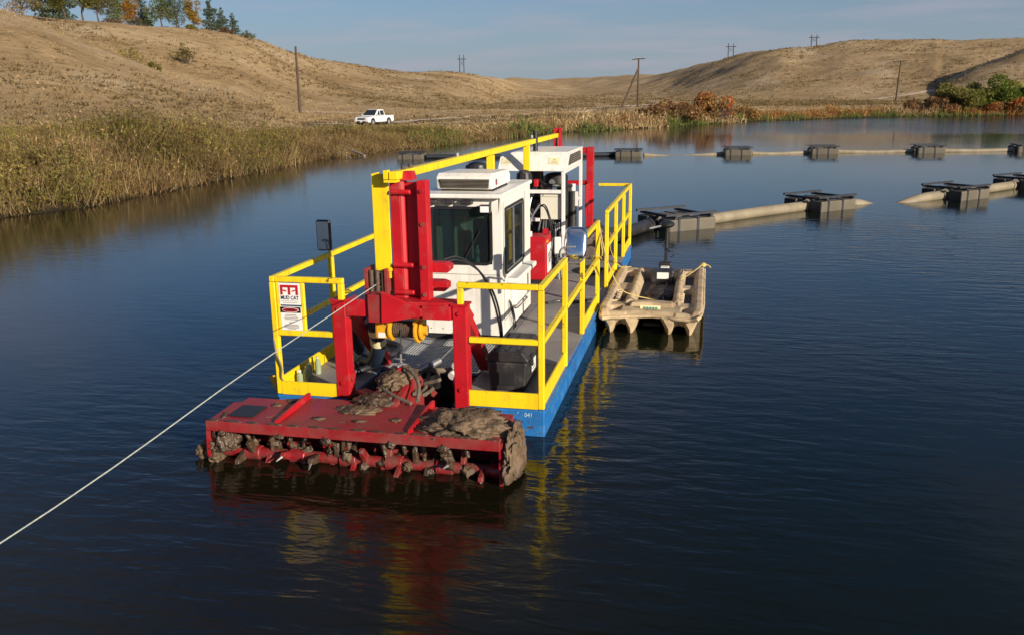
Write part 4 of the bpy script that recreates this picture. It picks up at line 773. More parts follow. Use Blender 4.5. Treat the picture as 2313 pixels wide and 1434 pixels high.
# canopy and engine bay
CF, CB, CX0, CX1 = 6.22, 8.22, -.53, .55
can = MB().prism([(CF-.02, 1.925), (CF+.28, 2.20), (CF+.30, 2.17), (CF+.02, 1.925)], 0, CX0, CX1).prism([(CF+.285, 2.172), (CF+.285, 2.203), (CB, 2.195), (CB, 2.165)], 0, CX0, CX1).build('canopy', 'white', D)
for xa in (CX1-.022, CX0+.002):
    MB().prism([(CF+.03, 1.93), (CF+.32, 2.165), (CB-.005, 2.16), (CB-.005, 1.93)], 0, xa, xa+.02).build('side_panel', 'white', can)
MB().prism([(CF+.34, 1.985), (CF+.52, 2.145), (CB-.3, 2.145), (CB-.22, 1.985)], 0, CX1, CX1+.003).build('side_vent', 'dark', can)
for k in range(5): MB().prism([(CF+.36+.03*k, 1.998+.03*k), (CF+.375+.03*k, 2.008+.03*k), (CB-.25, 2.008+.03*k), (CB-.25, 1.998+.03*k)], 0, CX1+.003, CX1+.012).build('louvre', 'greyw', can)
for xa in (CX0+.03, CX1-.03):
    for yy in (CF+.02, CB-.03): MB().b(xa-.028, xa+.028, yy-.028, yy+.028, ZD, 1.925).build('canopy_post', 'white', can, .005, seg=1)
MB().b(CX0+.06, CX1-.06, CF-.003, CF+.043, 1.575, 1.63).build('cross_bar', 'white', can); MB().b(CX0+.06, .14, CF-.003, CF+.043, 1.13, 1.18).build('cross_bar', 'white', can)
MB().b(CX1-.055, CX1-.005, CF+.05, CB-.06, 1.885, 1.923).build('side_bar', 'white', can); MB().b(CX1-.055, CX1-.005, CB-.5, CB-.06, 1.30, 1.34).build('side_bar', 'white', can); MB().b(CX1-.055, CX1-.005, CB-.53, CB-.49, 1.2, 1.45).build('side_bar', 'white', can)
for x_ in (-.40, .36):   # small printed plates on the fascia
    MB().prism([(CF+.086, 2.02), (CF+.186, 2.115), (CF+.180, 2.119), (CF+.080, 2.024)], 0, x_-.085, x_+.085).build('fascia_plate', 'ylab', can)
    for k in range(3): MB().prism([(CF+.094+.028*k, 2.034+.027*k), (CF+.103+.028*k, 2.043+.027*k), (CF+.098+.028*k, 2.047+.027*k), (CF+.090+.028*k, 2.038+.027*k)], 0, x_-.06+.02*k, x_+.06-.02*k).build('plate_print', 'sgrey', can)
en = MB().b(-.42, .22, 6.45, 7.9, .55, 1.45).b(-.35, .1, 6.6, 7.7, 1.45, 1.72).build('engine', 'engine', D, .03)
MB().cyl((.30, 6.9, 1.62), (.30, 6.9, 1.80), .19, 22).ell((.30, 6.9, 1.80), .18, .18, .05).build('air_cleaner', 'engine', en, smooth=True); MB().cyl((.26, 6.85, 1.70), (.26, 6.70, 1.70), .05, 12).build('clamp', 'steel', en)
MB().b(-.1, .12, 6.5, 6.72, 1.72, 1.9).build('radiator_cap_box', 'engine', en, .02); MB().b(.02, .09, 6.36, 6.44, 1.66, 1.78).build('red_filter', 'red', en, .01)
MB().tube([(.05, 6.5, 1.75), (.25, 6.45, 1.68), (.45, 6.6, 1.66), (.5, 7.2, 1.6)], .03, 8).build('engine_hose', 'black', en, smooth=True)
for x_, y_, z0_, z1_, r_e in ((.33, 7.35, .75, 1.62, .10), (.44, 7.75, .6, 1.45, .075), (.3, 7.9, .7, 1.5, .09)): MB().cyl((x_, y_, z0_), (x_, y_, z1_), r_e, 16).build('filter_canister', 'engine', en, .01, smooth=True)
MB().cyl((.42, 7.95, 1.42), (.42, 7.95, 1.56), .045, 12).build('filter_cap', 'white', en, smooth=True)
MB().b(.2, .5, 6.9, 7.9, .35, .72).build('pump_block', 'engine', en, .02)
eb = MB().b(.145, .50, 6.265, 6.44, 1.155, 1.565).build('control_box', 'cream', D, .01)
for x_ in (.19, .46): MB().cyl((x_, 6.262, 1.54), (x_, 6.266, 1.54), .012, 8).build('box_screw', 'steel', eb)
MB().b(.14, .505, 6.262, 6.27, 1.515, 1.52).build('lid_seam', 'greyw', eb)
for k in range(9):
    x_ = .14+.047*k+random.uniform(-.01, .01); MB().tube([(x_, 6.33, 1.14), (x_+random.uniform(-.03, .03), 6.24, .95), (x_+random.uniform(-.04, .04), 6.10, .6), (x_+random.uniform(-.05, .05), 6.05, .30)], .021, 7).build('hydraulic_hose', 'engine', D, smooth=True)
for k in range(3): MB().cyl((.40+.03*k, 6.2, .98+.02*k), (.40+.03*k, 6.2, 1.08+.02*k), .016, 8).build('hose_fitting', 'steel', D)
for k in range(2): MB().tube([(.12+.02*k, 6.2, 1.36+.02*k), (.24+.02*k, 6.08, 1.38+.02*k), (.33+.02*k, 6.0, 1.22), (.36+.03*k, 6.02, 1.0), (.37+.03*k, 6.08, .9)], .011, 6).build('hydraulic_hose', 'black', D, smooth=True)
rh = random.Random(11)
for k in range(12):
    a_ = (rh.uniform(-.4, .5), 6.40+rh.uniform(0, .1), rh.uniform(.9, 1.7)); b_ = (rh.uniform(-.4, .5), 6.38+rh.uniform(0, .1), rh.uniform(.5, 1.6)); MB().tube([a_, ((a_[0]+b_[0])/2+rh.uniform(-.1, .1), 6.34, (a_[2]+b_[2])/2-.08), b_], rh.uniform(.012, .024), 7).build('hydraulic_hose', rh.choice(['black', 'engine', 'steel']), D, smooth=True)
for k in range(5): MB().cyl((-.36+.12*k, 6.42, 1.0+.09*k), (-.36+.12*k, 6.36, 1.0+.09*k), .05, 12).build('engine_port', rh.choice(['engine', 'steel', 'rust']), D, .004)
# red fuel tank
tk = MB().prism([(5.48, .33), (5.48, .93), (5.53, .99), (5.93, .99), (5.97, .95), (5.97, .33)], 0, -.35, .375).build('fuel_tank', 'red', D, .015)
MB().b(.375, .378, 5.60, 5.93, .42, .86).build('tank_label', 'paper', tk); MB().b(.375, .378, 5.54, 5.68, .89, .935).build('orange_label', 'ygold', tk)
for k in range(6): a_ = 5.66+.04*k; MB().tube([(.379, a_, .50+.05*(k % 3)), (.379, a_+.03, .58+.03*(k % 2)), (.379, a_-.01, .66+.02*k), (.379, a_+.04, .72)], .004, 4).build('label_print', 'sblk', tk)
MB().cyl((.10, 5.6, .99), (.10, 5.6, 1.06), .04, 14).build('filler_neck', 'white', tk, smooth=True); MB().tube([(.10, 5.6, 1.06), (.10, 5.6, 1.16), (.13, 5.75, 1.30), (.16, 6.1, 1.40)], .016, 8).build('breather_hose', 'steel', tk, smooth=True)
MB().prism([(5.9, .99), (5.97, .99), (5.95, 1.06), (5.91, 1.06)], 0, .25, .33).build('lifting_lug', 'red', tk); MB().b(-.3, .35, 5.5, 5.95, ZD+.001, .33).build('tank_skid', 'dark', tk)
# stern deck clutter
cl_ = MB().cyl((.65, 9.1, .48), (.65, 7.6, .48), .20, 18).build('suction_pipe', 'brown', D, smooth=True); MB().cyl((.65, 8.5, .48), (.65, 8.4, .48), .235, 18).build('pipe_flange', 'rust', cl_)
MB().tube([(.6, 9.0, .5), (.6, 9.6, .55), (.52, 10.1, .5), (.5, 10.25, .48)], .15, 14).build('discharge_elbow', 'black', D, smooth=True)
MB().b(.75, 1.05, 7.7, 8.6, ZD+.001, .62).build('battery_box', 'brown', D, .03)
MB().tube([(.95, 6.2, .30), (1.05, 6.5, .31), (.9, 6.9, .30), (.75, 6.6, .30), (.9, 6.3, .31), (1.1, 6.7, .30)], .025, 7).build('deck_hose', 'black', D, smooth=True)
MB().tube([(.62, 4.2, .285), (.8, 4.35, .285), (1.0, 4.3, .285), (1.2, 4.5, .285)], .018, 7).build('deck_hose', 'blackm', D, smooth=True)
# mirrors
mm_ = MB().ell((1.385, 1.66, 1.55), 1, 1, 1, 28, 18)
def sq(v, p): return math.copysign(abs(v)**p, v)
mm_.v = [(1.385+.125*sq(v[0]-1.385, .5), 1.66+.055*sq(v[1]-1.66, .8), 1.55+.165*sq(v[2]-1.55, .5)) for v in mm_.v]; mm_.v = [(v[0], v[1]+(v[2]-1.55)*.32, v[2]) for v in mm_.v]
mr_ = mm_.build('mirror', 'chrome', D, smooth=True); mr_['label'] = 'chrome backed mirror on the right rail'
MB().tube([(1.31, 1.40, 1.43), (1.22, 1.50, 1.40), (1.24, 1.56, 1.36), (1.42, 1.57, 1.355), (1.50, 1.58, 1.42)], .011, 8).build('bracket', 'steel', mr_, smooth=True); MB().tube([(1.24, 1.57, 1.37), (1.25, 1.58, 1.50), (1.39, 1.6, 1.52)], .010, 8).build('bracket', 'steel', mr_, smooth=True)
MB().b(1.165, 1.235, 1.58, 1.62, 1.44, 1.62).build('indicator_box', 'paper', mr_, .01); MB().cyl((1.215, 1.6, 1.16), (1.20, 1.6, 1.44), .013, 8).build('stay', 'steel', mr_)
ml = MB().b(-1.425, -1.255, 1.30, 1.355, 1.46, 1.80).build('mirror', 'blackm', D, .04, seg=4); ml['label'] = 'black framed mirror on the left rail'
MB().b(-1.408, -1.272, 1.296, 1.2995, 1.478, 1.782).build('mirror_glass', 'chrome', ml); MB().tube([(-1.31, 1.4, 1.44), (-1.285, 1.28, 1.50), (-1.29, 1.26, 1.56), (-1.34, 1.27, 1.59)], .012, 8).build('bracket', 'steel', ml, smooth=True)
# discharge hose with yellow bands, deck hoses, hose over the cab front
hs = MB().tube([(-1.02, 1.4, .34), (-.90, .95, .60), (-.74, .62, .86), (-.58, .48, .94), (-.465, .46, .87), (-.47, .56, .66), (-.60, .75, .42), (-.80, 1.0, .33)], .075, 14).build('discharge_hose', 'navy', D, smooth=True)
for a_, b_ in (((-.458, .47, .84), (-.457, .49, .78)), ((-.46, .51, .74), (-.47, .55, .67))): MB().cyl(a_, b_, .083, 14).build('yellow_band', 'ylab', hs, smooth=True)
MB().cyl((-.535, .465, .935), (-.505, .462, .91), .086, 14).build('hose_clamp', 'steel', hs)
MB().tube([(-.95, 1.9, .30), (-.62, 1.6, .32), (-.58, 1.0, .36), (-.75, .6, .33), (-.9, .9, .30), (-.85, 1.5, .30)], .035, 9).build('deck_hose', 'black', D, smooth=True)
for k in range(2): MB().tube([(.28, .45, 1.56-.03*k), (.40, .55, 1.57-.03*k), (.55, .75, 1.40), (.63+.03*k, .95, 1.1), (.66+.02*k, 1.15, .7), (.64, 1.3, .30)], .011, 8).build('hydraulic_hose', 'black', D, smooth=True)
for k in range(3): MB().tube([(-.12+.08*k, .95, .27), (-.05+.1*k, .6, .36+.03*k), (.04+.08*k, .25, .34), (.12+.05*k, -.1, .38)], .02, 8).build('ladder_hose', 'mhose', D, smooth=True)
for x_, z_ in ((.33, .40), (.37, .50)):
    MB().cyl((x_+.06, .62, z_+.04), (x_, .42, z_), .045, 14).build('hose_coupling', 'paper', D, .006, smooth=True)
for q in ((-.02, .42, .44), (.09, .5, .47)): MB().cyl(q, (q[0]+.07, q[1]+.1, q[2]+.03), .035, 12).build('hose_coupling', 'steel', D, smooth=True)
MB().tube([(.0, .55, .42), (.2, .5, .43), (.34, .75, .38)], .028, 9).build('ladder_hose', 'mhose', D, smooth=True)

# cutter head
CH = MB(); ZC = .385
CH.prism([(-1.43, -1.10), (1.17, -1.10), (1.15, -.70), (.62, -.50), (.36, -.38), (-.80, -.38), (-1.45, -.62)], 2, ZC-.022, ZC)
ch = CH.build('cutter_shroud', 'redm', D, .004)
MB().b(-1.44, 1.18, -1.128, -1.102, ZC-.085, ZC+.006).build('front_bar', 'redm', ch, .006)
for k in range(14): MB().ell((-1.38+.19*k+.05*math.sin(k*3.1), -1.10-.004, ZC+.008), .05+.03*math.sin(k*1.7)**2, .02, .010, 10, 5).build('mud_smear', 'mudd', ch, smooth=True)
for x_, dx_ in ((-.80, -.07), (.40, -.06)): MB().prism([(-1.098, ZC), (-.40, ZC), (-.40, ZC+.055), (-.46, ZC+.06), (-1.06, ZC+.03)], 0, x_-.012, x_+.012).build('fin', 'red', ch)
MB().prism([(-1.10, ZC-.022), (-.66, ZC-.022), (-.60, .10), (-.72, -.08), (-.92, -.15), (-1.06, -.12), (-1.12, .08)], 0, -1.455, -1.43).build('end_plate', 'redm', ch)
MB().prism([(-1.12, ZC-.022), (-.66, ZC-.022), (-.60, .10), (-.72, -.08), (-.92, -.16), (-1.10, -.15), (-1.13, .08)], 0, 1.17, 1.20).build('end_plate', 'redm', ch)
MB().bar((-1.43, -.50, .30), (1.17, -.50, .05), .02, .5).build('back_plate', 'dark', ch) if False else MB().prism([(-.62, ZC-.03), (-.40, ZC-.03), (-.46, -.05), (-.60, -.15), (-.62, -.15)], 0, -1.42, 1.14).build('back_plate', 'redm', ch)
MB().b(-1.20-.10, -1.20+.13, -.98, -.70, ZC+.003, ZC+.012).build('wear_pad', 'black', ch, .004)
YA, ZA = -.93, .045
au = MB().cyl((-1.42, YA, ZA), (1.16, YA, ZA), .050, 16).build('auger', 'augr', D, smooth=True)
MB().cyl((-1.60, YA, ZA-.02), (-1.456, YA, ZA-.02), .10, 16, .115).build('bearing_hub', 'mud', au, smooth=True)
rs = random.Random(5)
for k in range(17):
    x_ = -1.24+.148*k+rs.uniform(-.03, .03); a_ = k*1.9+rs.uniform(-.4, .4); c, s_ = math.cos(a_), math.sin(a_); L_ = rs.uniform(.15, .21)
    def pt(u, v, xx): return (xx, YA+c*u-s_*v, ZA+s_*u+c*v)
    def pt2(u, v, xx): return (xx, YA-c*u+s_*v, ZA-s_*u-c*v)
    for side, fn in enumerate((pt, pt2)):
        arm = MB(); xs = (x_-.022+.05*side, x_+.022+.05*side); poly = [(.03, -.04), (.03, .04), (L_*.75, .03), (L_, .005), (L_*.9, -.03)]
        arm.add([fn(u, v, xx) for xx in xs for u, v in poly], [(0, 1, 2, 3, 4), (9, 8, 7, 6, 5)]+[(i, (i+1) % 5, 5+(i+1) % 5, 5+i) for i in range(5)])
        arm.build('cutter_paddle', 'augr' if rs.random() < .6 else 'mudd', au, .006, seg=1)
        MB().cyl(fn(L_*.8, 0, x_+.05*side), fn(L_*1.25, .05, x_+.02), .018, 6, .004).build('tooth', 'mudd' if rs.random() < .6 else 'steel', au)
    if k % 3 == 1: MB().cyl((x_-.09, YA, ZA), (x_+.06, YA, ZA), .068, 14).build('clamp_sleeve', 'augr', au, .008, smooth=True)
for k in range(11):   # mud hanging inside the hood
    x_ = -1.15+.20*k+rs.uniform(-.08, .08)
    q = MB().tube([(x_, -.90, ZC-.02), (x_+rs.uniform(-.03, .03), -.93, ZC-.10), (x_+rs.uniform(-.05, .05), -.95, ZC-.20-rs.uniform(0, .12))], lambda t: .05*(1-.8*t)+.004, 8).build('hanging_mud', 'mudd', ch, smooth=True)
def mudpart(parent, c, rx, ry, rz, seed, mt='mudd', amp=.5):
    bm = bmesh.new(); bmesh.ops.create_icosphere(bm, subdivisions=3, radius=1)
    for v in bm.verts:
        p = v.co.copy(); n1 = mnoise.fractal(p*2.2+Vector((seed, seed*2, 0)), 1.0, 2.1, 3); v.co = p*(1+amp*n1); v.co = Vector((v.co.x*rx, v.co.y*ry, v.co.z*rz))+Vector(c)-Vector(ORG[parent])
    me = bpy.data.meshes.new('mud_lump'); bm.to_mesh(me); bm.free(); me.materials.append(M[mt]); [setattr(p, 'use_smooth', True) for p in me.polygons]
    o_ = bpy.data.objects.new('mud_lump', me); COL.objects.link(o_); o_.parent = parent
for k in range(14):
    mudpart(au, (-1.30+.18*k+rs.uniform(-.03, .03), YA+rs.uniform(-.07, .03), ZA+rs.uniform(-.05, .09)), rs.uniform(.03, .065), rs.uniform(.03, .06), rs.uniform(.03, .07), k*1.7, 'mudd' if k % 3 else 'mud', .7)
for k in range(5): mudpart(ch, (-1.30+.5*k+rs.uniform(-.06, .06), -1.13, ZC-.085-rs.uniform(0, .02)), rs.uniform(.03, .07), .02, rs.uniform(.015, .035), k*2.3+50, 'mudd', .6)
for k in range(9): a_ = k*.7; mudpart(au, (-1.40, YA-.0+.14*math.cos(a_), ZA+.04+.15*math.sin(a_)), .05, .06, .06, k*3.1, 'mud', .7)
for k in range(7): mudpart(au, (-1.58+.03*(k % 3), YA+.09*math.cos(k*.9), ZA-.02+.09*math.sin(k*.9)), .05, .05, .05, k*5.1, 'mud', .6)
for k in range(8): mudpart(ch, (rs.uniform(-1.3, 1.1), rs.uniform(-1.05, -.5), ZC+.004), rs.uniform(.03, .08), rs.uniform(.02, .05), .006, k*4.3, 'mud', .9)
# ladder arm between well and cutter
la = MB().prism([(.9, -.16), (.9, .02), (.42, .30), (.22, .46), (-.02, .49), (-.45, .42), (-.52, .36), (-.3, .25)], 0, -.20, -.12).prism([(.9, -.16), (.9, .02), (.42, .30), (.22, .46), (-.02, .49), (-.45, .42), (-.52, .36), (-.3, .25)], 0, .02, .08).build('ladder_arm', 'redm', D, .006)
MB().b(-.119, .019, -.35, .22, .38, .44).build('ladder_web', 'redm', la); MB().prism([(.17, .47), (.05, .47), (.09, .57), (.14, .57)], 0, -.095, -.07).build('lifting_eye', 'red', la)
MB().tube([(-.26, .30, .45), (-.27, .08, .49), (-.18, -.18, .47), (.0, -.34, .44), (.20, -.44, .41)], .018, 9).build('muddy_hose', 'mhose', la, smooth=True)
MB().tube([(-.05, .10, .58), (.10, -.05, .56), (.20, -.20, .50), (.25, -.40, .42)], .017, 9).build('muddy_hose', 'mhose', la, smooth=True)
MB().bar((.17, .05, .44), (.34, .0, .50), .05, .03).build('guide_fin', 'mhose', la); MB().bar((-.46, .02, .34), (-.28, -.18, .38), .10, .03).build('side_lug', 'redm', la)

# mud lying on the cutter
def mud(name, label, c, rx, ry, rz, seed, mt='mud', sub=5, amp=.35):
    bm = bmesh.new(); bmesh.ops.create_icosphere(bm, subdivisions=sub, radius=1)
    for v in bm.verts:
        p = v.co.copy(); q = p*2.3+Vector((seed, seed*2, 0)); n1 = mnoise.fractal(q, 1.0, 2.1, 4); n2 = 1-abs(mnoise.noise(Vector((p.x*rx, p.y*ry, p.z*rz))*26+Vector((seed, 0, 0))))*2
        v.co = p*(1+amp*n1*.5+.13*n2*amp/.35); v.co = Vector((v.co.x*rx, v.co.y*ry, max(v.co.z, -.25)*rz))
    me = bpy.data.meshes.new(name); bm.to_mesh(me); bm.free(); me.materials.append(M[mt])
    for p in me.polygons: p.use_smooth = True
    o_ = bpy.data.objects.new(name, me); COL.objects.link(o_); o_.location = c; tag(o_, label, 'mud', 'mud heaps on the cutter head'); return o_
mud('mud_heap', 'big lumpy mud heap on the right end of the red cutter shroud', (.84, -.85, ZC-.01), .37, .22, .12, 1.3, amp=.7)
mud('mud_heap', 'small dry mud patch in the middle of the red cutter shroud', (-.22, -.62, ZC-.01), .19, .12, .035, 4.1, amp=.6)
mud('mud_heap', 'thick mud crust hanging down the right end plate of the cutter', (1.245, -.90, .12), .075, .25, .30, 7.7, sub=5, amp=.4).rotation_euler = (0, 0, 0)
mud('mud_heap', 'mud packed inside the left end of the cutter opening', (-1.33, -.98, .16), .10, .13, .20, 2.9, mt='mudd', amp=.5)
mud('mud_heap', 'mud caked over the ladder arm under the lifting hook', (-.10, .05, .47), .15, .26, .075, 9.2, amp=.6)
mud('mud_heap', 'wet mud lump where the ladder arm meets the cutter shroud', (-.16, -.40, ZC+.0), .17, .13, .07, 11.4, mt='mudd', amp=.6)

# ------------------------------------------------------------------ loose things on the dredge
tb = thing('toolbox', 'black plastic toolbox on the front right deck behind the yellow rail', 'toolbox', (.885, .80, ZD))
MB().prism([(.71, ZD+.002), (1.06, ZD+.002), (1.085, .56), (.685, .56)], 1, .47, 1.15).build('toolbox_body', 'blackm', tb, .02)
MB().prism([(.67, .565), (1.10, .565), (1.10, .60), (1.04, .675), (.73, .675), (.67, .60)], 1, .45, 1.17).build('toolbox_lid', 'blackm', tb, .018)
for x_ in (.76, .87, .99): MB().b(x_-.018, x_+.018, .50, 1.12, .676, .688).build('lid_rib', 'blackm', tb, .006)
for yy in (.62, 1.0): MB().b(1.101, 1.115, yy-.035, yy+.035, .50, .62).build('latch', 'black', tb, .005)
MB().b(1.086, 1.089, .70, .90, .40, .52).build('toolbox_label', 'paper', tb); MB().b(.80, .97, .452, .467, .33, .46).build('handle_recess', 'black', tb, .006)
for k in range(3): MB().b(1.0895, 1.091, .72, .86-.03*k, .425+.03*k, .435+.03*k).build('label_print', 'sblk', tb)
for i, (x_, y_, hgt, lb) in enumerate(((-1.235, .30, .155, 'clear plastic bottle nearest the bow on the left deck edge'), (-1.215, .42, .165, 'greenish plastic bottle second from the bow on the left deck'), (-1.245, .55, .16, 'plastic bottle third from the bow beside the left toe board'), (-1.21, .68, .19, 'tallest plastic bottle at the back of the row on the left deck'))):
    t = thing('plastic_bottle', lb, 'bottle', (x_, y_, ZD), 0, 'plastic bottles at the left deck edge'); local(t)
    MB().cyl((0, 0, .001), (0, 0, hgt*.68), .032, 14).cyl((0, 0, hgt*.68), (0, 0, hgt*.88), .032, 14, .012).build('bottle_body', 'bottle', t, smooth=True); MB().cyl((0, 0, hgt*.88), (0, 0, hgt), .017, 10).build('bottle_cap', 'cap' if i % 2 else 'paper', t)
t = thing('water_bottle', 'small water bottle standing on the dash behind the cab windscreen', 'bottle', (.13, Y0+.12, 1.19)); local(t)
MB().cyl((0, 0, .001), (0, 0, .13), .032, 14).cyl((0, 0, .13), (0, 0, .17), .032, 14, .012).build('bottle_body', 'water_b', t, smooth=True); MB().cyl((0, 0, .17), (0, 0, .195), .014, 10).build('bottle_cap', 'paper', t); MB().cyl((0, 0, .06), (0, 0, .11), .0335, 14).build('bottle_label', 'teal', t)
tag(MB().tube([(-.29, .16, 1.37), (-.60, -1.8, 1.10), (-.84, -4.2, .83), (-1.3, -8.5, .62), (-2.6, -22, .9)], .0045, 8, 6).build('mooring_rope', 'rope', smooth=True), 'pale anchor rope running from the mast fairlead out to the lower left', 'rope')
tag(MB().tube([(-1.33, -.0, .82), (-1.30, -.03, .70), (-1.26, -.02, .55), (-1.28, .0, .42), (-1.24, .05, .34), (-1.30, .04, .30)], .009, 6).build('cord', 'greyw', smooth=True), 'thin frayed cord hanging on the left front corner post', 'cord')
tag(MB().bar((-1.50, .22, .36), (-1.36, .08, .27), .06, .035).build('fender_peg', 'ygold', None, .006), 'short yellow peg sticking out past the left front corner', 'peg')
mat_ = tag(MB().prism([(-1.24, .10), (-.78, .08), (-.74, .20), (-.95, .26), (-1.22, .22)], 2, ZD+.002, ZD+.02).build('board_scrap', 'tan', None, .004), 'tan board scrap on the left front deck corner', 'board')

# ------------------------------------------------------------------ small twin hull boat alongside
BX0, BX1, BY0, BY1 = 1.385, 2.735, 3.72, 6.95
boat = thing('fishing_boat', 'small tan twin hull plastic boat tied to the right side of the dredge', 'boat', ((BX0+BX1)/2, (BY0+BY1)/2, 0))
nx_, ny_ = 96, 150
gx, gy = np.meshgrid(np.linspace(0, 1, nx_), np.linspace(0, 1, ny_), indexing='ij')
def sm(a, b, t): q = np.clip((t-a)/(b-a), 0, 1); return q*q*(3-2*q)
def box(u0, u1, v0, v1, e): return sm(u0-e, u0+e, gx)*(1-sm(u1-e, u1+e, gx))*sm(v0-e*.5, v0+e*.5, gy)*(1-sm(v1-e*.5, v1+e*.5, gy))
zt = .285+.04*box(.0, .075, .02, 1, .012)+.04*box(.925, 1, .02, 1, .012)       # raised gunwales
zt += .045*box(.235, .285, .17, .93, .010)+.045*box(.715, .765, .17, .93, .010)  # inner rails
wav = .012*np.sin(gy*2*np.pi*13)
zt -= (.085)*box(.10+wav*1.2, .205, .22, .46, .010)+0.085*box(.10, .205, .62, .90, .010)+.085*box(.795, .90+wav*1.2, .22, .52, .010)+.085*box(.795, .90, .60, .92, .010)
zt -= .11*box(.31, .69, .20, .90, .016)                                        # centre well
zt -= .07*box(.10, .20, .06, .14, .012)+.07*box(.80, .90, .06, .14, .012)
zt -= .05*np.exp(-(((gx-.27)/.035)**2+((gy-.145)/.018)**2)**2)+.03*box(.28, .72, .08, .16, .01)*0
zt += .05*box(.29, .71, .11, .17, .012)
yy_ = gy.copy(); bow = BY0+.16*np.abs(np.sin((gx-.5)*2*np.pi))*0+.17*(1-np.abs(2*gx-1)**1.0)*np.where(np.abs(gx-.5) < .25, 1, .6)
Xb = BX0+gx*(BX1-BX0)+(gy < .1)*0; Yb = bow+(BY1-bow)*gy; inset = .03*(1-sm(0, .08, gy)); Xb = BX0+(BX1-BX0)*(inset+(1-2*inset)*gx)
zt -= .05*(1-sm(0, .035, gy))
Vb = np.c_[Xb.ravel()-(BX0+BX1)/2, Yb.ravel()-(BY0+BY1)/2, zt.ravel()]
ib = np.arange(nx_*ny_).reshape(nx_, ny_); Fb = np.stack([ib[:-1, :-1], ib[1:, :-1], ib[1:, 1:], ib[:-1, 1:]], -1).reshape(-1, 4)
dk = gmesh('deck_moulding', Vb, Fb, M['tan']); dk.parent = boat; md = dk.modifiers.new('thick', 'SOLIDIFY'); md.thickness = .02; md.offset = -1
rim = MB(); L0 = [(BX0-.005, BY1, .28)]+[(float(Xb[0, j]-.005), float(Yb[0, j]), .27) for j in range(ny_-1, -1, -30)]+[(float(Xb[i, 0]), float(Yb[i, 0])-.012, .23) for i in range(0, nx_, 8)]+[(float(Xb[-1, j])+.005, float(Yb[-1, j]), .27) for j in range(0, ny_, 30)]+[(BX1+.005, BY1, .28)]
rim.tube(L0, .025, 8, 3); rim.build('rub_rail', 'tan', boat, smooth=True)
for xs in (BX0+.02, BX1-.56):          # two sponsons, each with a pair of pointed keels at the bow
    hl = MB()
    secs = [(BY0+.12, .10, .20), (BY0+.26, -.06, .08), (BY0+.6, -.14, -.02), (BY1-.05, -.16, -.05)]; n_ = 9; vs = []
    for yq, zk, zm in secs:
        for k, (u, isk) in enumerate(zip(np.linspace(0, .54, n_), (0, .7, 1, .75, .5, .75, 1, .7, 0))): vs.append((xs+u, yq-.10*isk*(yq < BY0+.3), .245 if k in (0, n_-1) else (zk if isk == 1 else zm+.05*(1-isk))))
    hl.add(vs, [(i*n_+k, i*n_+k+1, (i+1)*n_+k+1, (i+1)*n_+k) for i in range(3) for k in range(n_-1)]+[tuple(range(n_))])
    hl.build('sponson', 'tan', boat)
MB().b(BX0+.56, BX1-.56, BY0+.45, BY1-.05, .02, .06).build('tunnel_floor', 'floor', boat); MB().b(BX0+.44, BX1-.435, BY0+.70, BY1-.36, .179, .190).build('floor_mat', 'floor', boat)
for u0, u1, v0, v1 in ((.11, .20, .235, .445), (.11, .20, .635, .885), (.80, .89, .235, .505), (.80, .89, .615, .905)):
    MB().b(BX0+u0*1.34, BX0+u1*1.34, BY0+v0*3.23+.02, BY0+v1*3.23-.02, .203, .212).build('tray_liner', 'floor', boat)
for s_ in (.14, .80):
    for k in range(5): MB().prism([(BX0+s_*1.34-.04, BY0+.82+.11*k), (BX0+s_*1.34+.02, BY0+.87+.11*k), (BX0+s_*1.34-.04, BY0+.92+.11*k)], 2, .214, .30).build('tray_tooth', 'tan', boat)
lgp = MB().b(BX0+.53, BX0+.80, BY0+.345, BY0+.352, .25, .33).build('name_plate', 'ylab', boat); lgp.rotation_euler = (0, 0, 0)
for k in range(5): MB().b(BX0+.57+.04*k, BX0+.60+.04*k, BY0+.341, BY0+.345, .275+.006*(k % 2), .31).build('name_print', 'teal', boat)
MB().cyl((BX0+.36, BY0+.49, .262), (BX0+.36, BY0+.49, .272), .06, 16).build('cup_holder', 'floor', boat)
for cx_, cy_, sx_, sy_, sz_, sd_, lb_ in ((2.12, 5.35, .20, .34, .05, 3.3, 'crumpled dark tarp lying in the middle of the boat well'), (2.02, 4.85, .15, .16, .035, 8.8, 'small dark wet rag bundle near the bow of the boat well')):
    o_ = mud('tarp', lb_, (cx_, cy_, .195), sx_, sy_, sz_, sd_, mt='floor', sub=4, amp=.6); o_['category'] = 'tarp'; del o_['group']
tm = thing('trolling_motor', 'black trolling motor with a tiller clamped on the boat stern', 'outboard motor', (2.12, 6.75, .34))
MB().tube([(2.12, 6.86, -.4), (2.12, 6.84, .30), (2.13, 6.82, .98)], .026, 10, 3).build('shaft', 'engine', tm, smooth=True)
MB().ell((2.13, 6.78, 1.04), .12, .17, .06).build('motor_head', 'black', tm, smooth=True); MB().tube([(2.10, 6.76, 1.03), (1.98, 6.62, 1.02), (1.86, 6.52, 1.005)], lambda q: .017, 9).build('tiller', 'steel', tm, smooth=True)
MB().cyl((2.12, 6.90, -.42), (2.12, 6.55, -.42), .05, 12).build('motor_pod', 'black', tm, smooth=True)
MB().b(2.02, 2.22, 6.62, 6.76, .345, .44).build('clamp_base', 'black', tm, .02); MB().prism([(6.66, .44), (6.84, .44), (6.84, .62), (6.79, .62)], 0, 2.10, 2.15).build('clamp_arm', 'black', tm, .008)
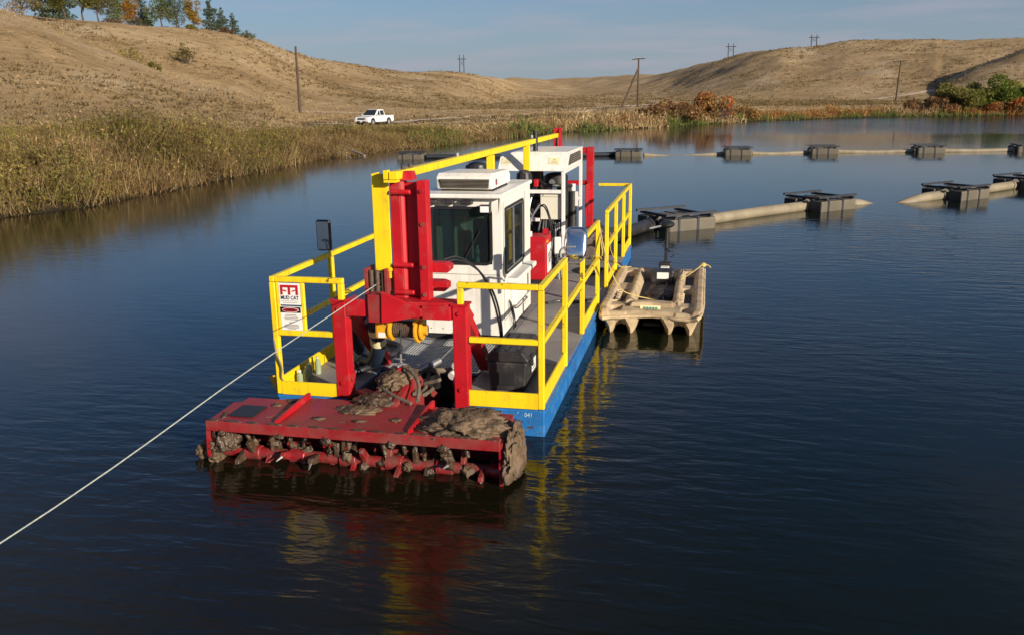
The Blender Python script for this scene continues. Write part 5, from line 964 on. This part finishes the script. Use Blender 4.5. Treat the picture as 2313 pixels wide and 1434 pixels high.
MB().tube([(2.12, 6.82, .78), (2.06, 6.8, .72), (2.10, 6.78, .66), (2.17, 6.8, .62), (2.12, 6.8, .56)], .009, 6).build('coil_cord', 'black', tm, smooth=True); MB().tube([(2.15, 6.8, .58), (2.22, 6.79, .60), (2.25, 6.79, .54), (2.19, 6.79, .50)], .008, 6).build('pull_ring', 'black', tm, smooth=True)
MB().b(2.05, 2.19, 6.42, 6.58, .30, .40).build('battery', 'paper', tm, .015)
bt = thing('battery_box', 'black battery box with a white label in the back of the small boat', 'battery box', (2.1, 6.3, .15)); MB().b(1.92, 2.28, 6.15, 6.40, .152, .40).build('box_body', 'blackm', bt, .025); MB().b(2.02, 2.2, 6.146, 6.149, .27, .37).build('box_label', 'paper', bt)
for lb, pts in (('yellow rope from the dredge rail to the near inner rail of the boat', [(1.31, 4.30, 1.42), (1.45, 4.1, .95), (1.62, 4.15, .55), (1.80, 4.35, .40), (2.0, 4.6, .3), (2.2, 4.42, .30)]), ('yellow rope from the long side rail to the far left corner of the boat', [(1.33, 5.36, 1.0), (1.36, 5.7, .72), (1.45, 6.0, .48), (1.60, 6.3, .42)]),
        ('yellow rope knotted at the far right corner of the boat', [(2.72, 6.55, .42), (2.70, 6.50, .44), (2.60, 6.2, .41), (2.46, 5.7, .40), (2.40, 5.55, .39)])):
    tag(MB().tube(pts, .0075, 7).build('boat_rope', 'yrope', smooth=True), lb, 'rope', 'yellow ropes mooring the small boat')
tag(MB().tube([(1.30, 4.28, 1.36), (1.38, 4.22, 1.0), (1.30, 4.3, .92), (1.24, 4.15, .95), (1.33, 4.1, .98), (1.36, 4.3, .9), (1.28, 4.38, .93), (1.25, 4.2, .9), (1.3, 4.2, .7)], .009, 6).build('rope_coil', 'yrope', smooth=True), 'loose tangle of yellow rope tied on the side rail by the gate gap', 'rope', None)
kn = tag(MB().ell((2.72, 6.56, .43), .05, .06, .04).tube([(2.74, 6.6, .44), (2.80, 6.58, .42), (2.84, 6.56, .39)], .012, 6).build('rope_knot', 'yrope', smooth=True), 'bright yellow knot on the far right corner of the boat gunwale', 'knot')
